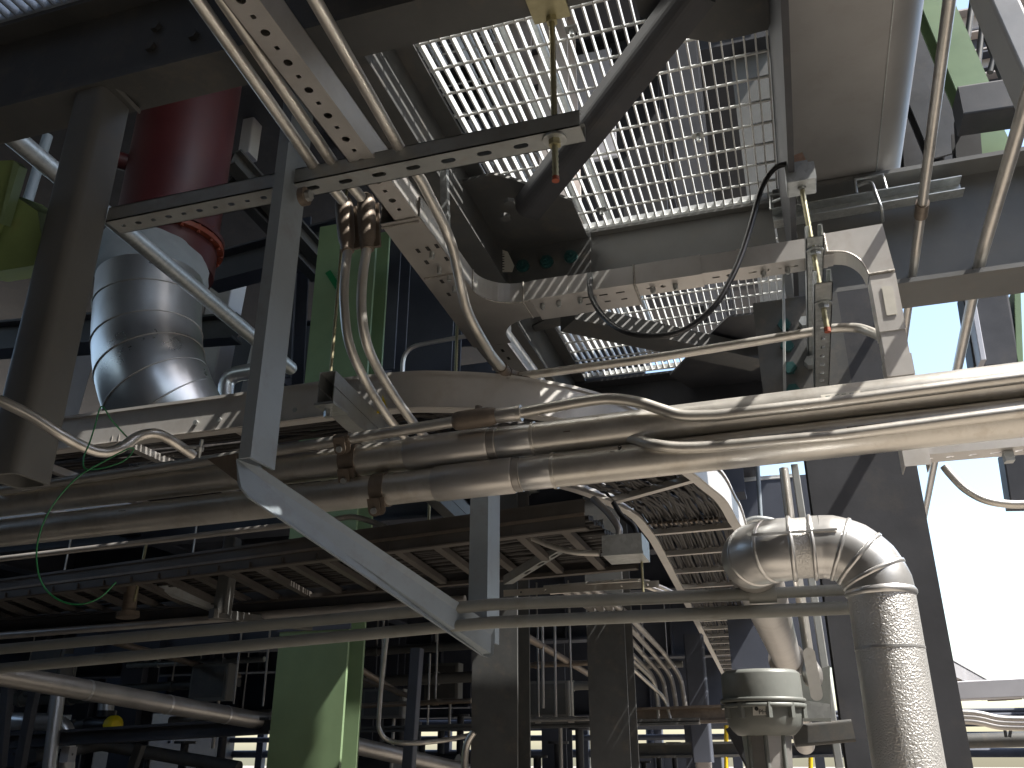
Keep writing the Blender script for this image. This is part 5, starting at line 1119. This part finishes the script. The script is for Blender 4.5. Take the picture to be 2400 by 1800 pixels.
for i, (x0, y0, x1, y1, Y, w_) in enumerate(((540, 650, 470, 1000, 8.5, .34), (640, 780, 600, 960, 8.5, .34), (190, 760, 120, 1000, 7.5, .4))):
    MB().prism(aty(x1, y1, Y), aty(x0, y0, Y), rr(w_, .3, .02), YA).build('cladding_column', M['silverp'], None, ('pale riveted cladding column right of the silver elbow', 'narrow pale cladding column just left of the angle hanger', 'pale cladding column left of the silver elbow')[i], 'column')
el2 = thing('silver_elbow', 'small shiny elbow beside the hanger under the pale cladding', 'pipe', aty(540, 900, 6.5))
MB().tube(fil([aty(530, 950, 6.5), aty(530, 880, 6.5), aty(640, 862, 6.5)], .2), .075, 24).build('jacket', M['jacket'], el2)
hb('dark short beam behind the silver elbow', (150, 800), (560, 770), 7.2, .2, .3, 'steel_d')
cb('dark sloping member right of the red riser', aty(540, 420, 6.0), aty(600, 500, 6.0) + V((0, 1.2, 0)), .12, .2, 'steel_d')
cb('dark channel slanting right of the red riser', aty(545, 370, 5.8), aty(590, 440, 5.8) + V((0, 1.4, .0)), .14, .2, 'steel')
MB().prism(aty(580, 370, 7.5), aty(605, 200, 7.5), rr(.16, .2, .02), YA).build('upright', M['silverp'], None, 'pale upright right of the red riser', 'upright')
t = thing('round_vessel', 'pale round vessel end seen high up between the riser and the conduits', 'vessel', aty(610, 330, 10))
MB().tube([aty(615, 330, 9.6), aty(615, 330, 9.75), aty(615, 330, 10.8)], [.34, .46, .46], 32).build('shell', M['silverp'], t)
cb('grey brace high up in front of the pale round vessel', aty(585, 335, 8.5), aty(660, 290, 8.5), .12, .14, 'steel')
# ================================================================== UPPER TOWER SEEN THROUGH THE GRATINGS
def deck(label, x0, x1, y0, y1, z, m='steel_d'): MB().box((x0, y0, z), (x1, y1, z + .05)).build('floor_deck', M[m], None, label, 'deck')
for i, (x, y, w_, m) in enumerate(((-1.22, 5.0, .22, 'beige'), (-1.9, 6.2, .35, 'beige'), (-.35, 5.6, .24, 'steel_d'), (.22, 6.6, .42, 'steel_l'))):
    MB().prism((x, y, ZG + .2), (x, y, 13), I_(w_, .3, .025, .02), YA).build('column', M[m], None, ('beige upper column seen through the grating near its middle', 'beige upper column seen through the left of the grating', 'pale upper column seen through the grating right of the hanging rod', 'grey upper column seen through the right side of the grating', 'pale upper column seen through the far left of the grating')[i], 'column')
deck('dark solid upper floor seen through the right half of the grating', -.75, .25, 3.6, 12, 8.0)
deck('dark upper floor seen through the top of the grating', -2.2, -.9, 7.2, 13, 8.4)
deck('small dark upper platform seen through the middle of the grating', -1.0, .1, 3.2, 4.4, 6.8)
for i, (y, z) in enumerate(((4.2, 7.6), (6.4, 7.6), (8.8, 9.2))):
    cb(('near', 'middle', 'far')[i] + ' dark upper beam seen through the open grating', V((-4, y, z)), V((.4, y, z)), .25, .45, 'steel_d')
for i, (x, z) in enumerate(((-1.55, 8.3), (-.45, 7.2))):
    cb(('left', 'right')[i] + ' lengthwise upper beam seen through the open grating', V((x, 2.4, z)), V((x, 12, z)), .22, .4, 'steel_d')
grating('upper floor grating high above, blue against the sky', -4.6, -2.3, 6.2, 9.8, 9.0, .09, .3, .05, .012)
grating('upper floor grating seen far up through the right of the big grating', -.7, .2, 8.0, 11.5, 9.6, .07, .2, .04, .010)
for i, (x, y) in enumerate(((-.98, 3.9), (-.86, 4.05), (-1.05, 4.3))):
    MB().cyl((x, y - 2.0, ZG + .45 + .1 * i), (x + .02, y + 3, ZG + .45 + .1 * i), .022, 10).build('conduit', M['galv'], None, ('left', 'middle', 'right')[i] + ' bluish conduit lying above the big grating', 'conduit')
MB().box((-1.40, 5.2, 5.6), (-.85, 5.23, 6.6)).build('wall_panel', M['silverp'], None, 'pale louvre panel above the left of the grating', 'panel')
MB().box((-.95, 6.0, 5.2), (-.6, 6.03, 7.4)).build('wall_panel', M['steel_d'], None, 'dark panel above the middle of the grating', 'panel')
# upper right: pale green slanting columns, lattice and dark boxes
cb('pale green sloping wide flange member at the top right', aty(2155, -60, 7.0), aty(2285, 250, 7.0), .26, .26, 'green', 'brace', 'green_brace', YA)
cb('pale green sloping member lower down at the upper right', aty(2290, 290, 7.4), aty(2360, 440, 7.4), .26, .26, 'green', 'brace', 'green_brace', YA)
hb('dark box beam between the two pale green members', (2245, 262), (2420, 236), 6.8, .3, .3, 'steel_d', prof=rr(.3, .30, .02))
cb('dark upright under the dark box beam at the upper right', aty(2270, 420, 7.2), aty(2262, 300, 7.2), .2, .2, 'steel_d', up=YA)
cb('grey sloping member behind the round side of the duct', aty(2130, 190, 8), aty(2210, 380, 8), .22, .22, 'steel_d', 'brace', up=YA)
cb('dark tall panel like member right of the duct', aty(2150, 30, 8.5), aty(2180, 430, 8.5), .5, .3, 'steel_d', 'column', up=YA)
MB().plate([aty(2200, 260, 9), aty(2216, 262, 9), aty(2250, 360, 9), aty(2248, 430, 9), aty(2180, 440, 9), aty(2160, 330, 9)], (0, .1, 0)).build('wall_panel', M['steel_far'], None, 'dark panel between the slanting conduit and the duct', 'panel')
MB().prism(aty(2310, -40, 5.0), aty(2430, 230, 5.0), rr(.16, .3, .02), YA).build('grey_brace', M['duct'], None, 'wide grey sloping member in the top right corner', 'brace')
for i, (p0, p1) in enumerate((((2282, -20), (2262, 130)), ((2312, -20), (2290, 170)), ((2300, 55), (2350, 190)), ((2350, 60), (2320, 170)), ((2330, 120), (2360, 225)))):
    MB().cyl(aty(*p0, 9), aty(*p1, 9), .035, 8).build('lattice_bar', M['steel'], None, ('first', 'second', 'third', 'fourth', 'fifth')[i] + ' lattice bar counted from the left in the top right corner', 'bar')
for i, (y, m) in enumerate(((60, 'beige'), (110, 'steel_far'), (160, 'beige'), (205, 'steel_far'))):
    a = aty(2230, y + 14, 10.5); b = near(a, XA, 2460, y - 30); cb(('topmost', 'second', 'third', 'lowest')[i] + ' far floor edge in the top right corner', a, b, .3, .42, m)
rp_ = MB().prism(aty(2266, 470, 9), aty(2250, 415, 9), rr(.16, .2, .02), YA); rp_.build('red_post', M['red'], None, 'small red post between conduits at the upper right', 'post')
MB().box((aty(1690, 1300, 9).x, 9.0, aty(1700, 1570, 9).z), (aty(1990, 1300, 9).x, 9.06, aty(1700, 1128, 9).z)).build('wall_panel', M['steel_far'], None, 'dark panel filling the gap between the curved tray and the main column', 'panel')
grating('small patch of bluish grating just left of the main column', aty(1690, 1100, 9).x, aty(1860, 1100, 9).x, 9.0, 12.0, aty(1760, 1132, 9).z + .02, .07, .2, .04, .010)
for i, (x_, y0_, y1_) in enumerate(((1775, 1080, 1215), (1700, 1085, 1240))): MB().cyl(aty(x_, y0_, 8.5), aty(x_ + 8, y1_, 8.5), .02, 8).build('hanger_rod', M['hanger'], None, ('pale rod in front of the dark panel beside the main column', 'pale rod close to the edge of the curved tray')[i], 'rod')
conduit('small grey conduit arching behind the elbowed pipe', crv([aty(1735, 1230, 6.5), aty(1770, 1216, 6.5), aty(1815, 1222, 6.5), aty(1850, 1240, 6.5), aty(1862, 1290, 6.5)]), .022, 'galv')
# dark leaning column and edges at the right, below the cross beam
MB().prism(aty(2330, 870, 7.5), aty(2300, 690, 7.5), rr(.34, .3, .02), YA).build('column', M['steel_d'], None, 'dark navy far column at right between the two slanting conduits', 'column')
MB().prism(aty(2298, 860, 7.3), aty(2268, 690, 7.3), rr(.04, .3, .005), YA).build('flat_bar', M['silverp'], None, 'pale edge bar left of the dark navy column at right', 'bar')
MB().prism(aty(2382, 870, 7.5), aty(2376, 690, 7.5), rr(.05, .3, .005), YA).build('flat_bar', M['green'], None, 'pale green strip at the right edge under the cross beam', 'bar')
MB().prism(aty(2392, 1190, 7.0), aty(2372, 1065, 7.0), rr(.16, .2, .01), YA).build('column', M['steel_d'], None, 'dark short upright at the right edge under the lower aluminium channel', 'column')
for o in bpy.data.objects:
    if '_o' in o: del o['_o']
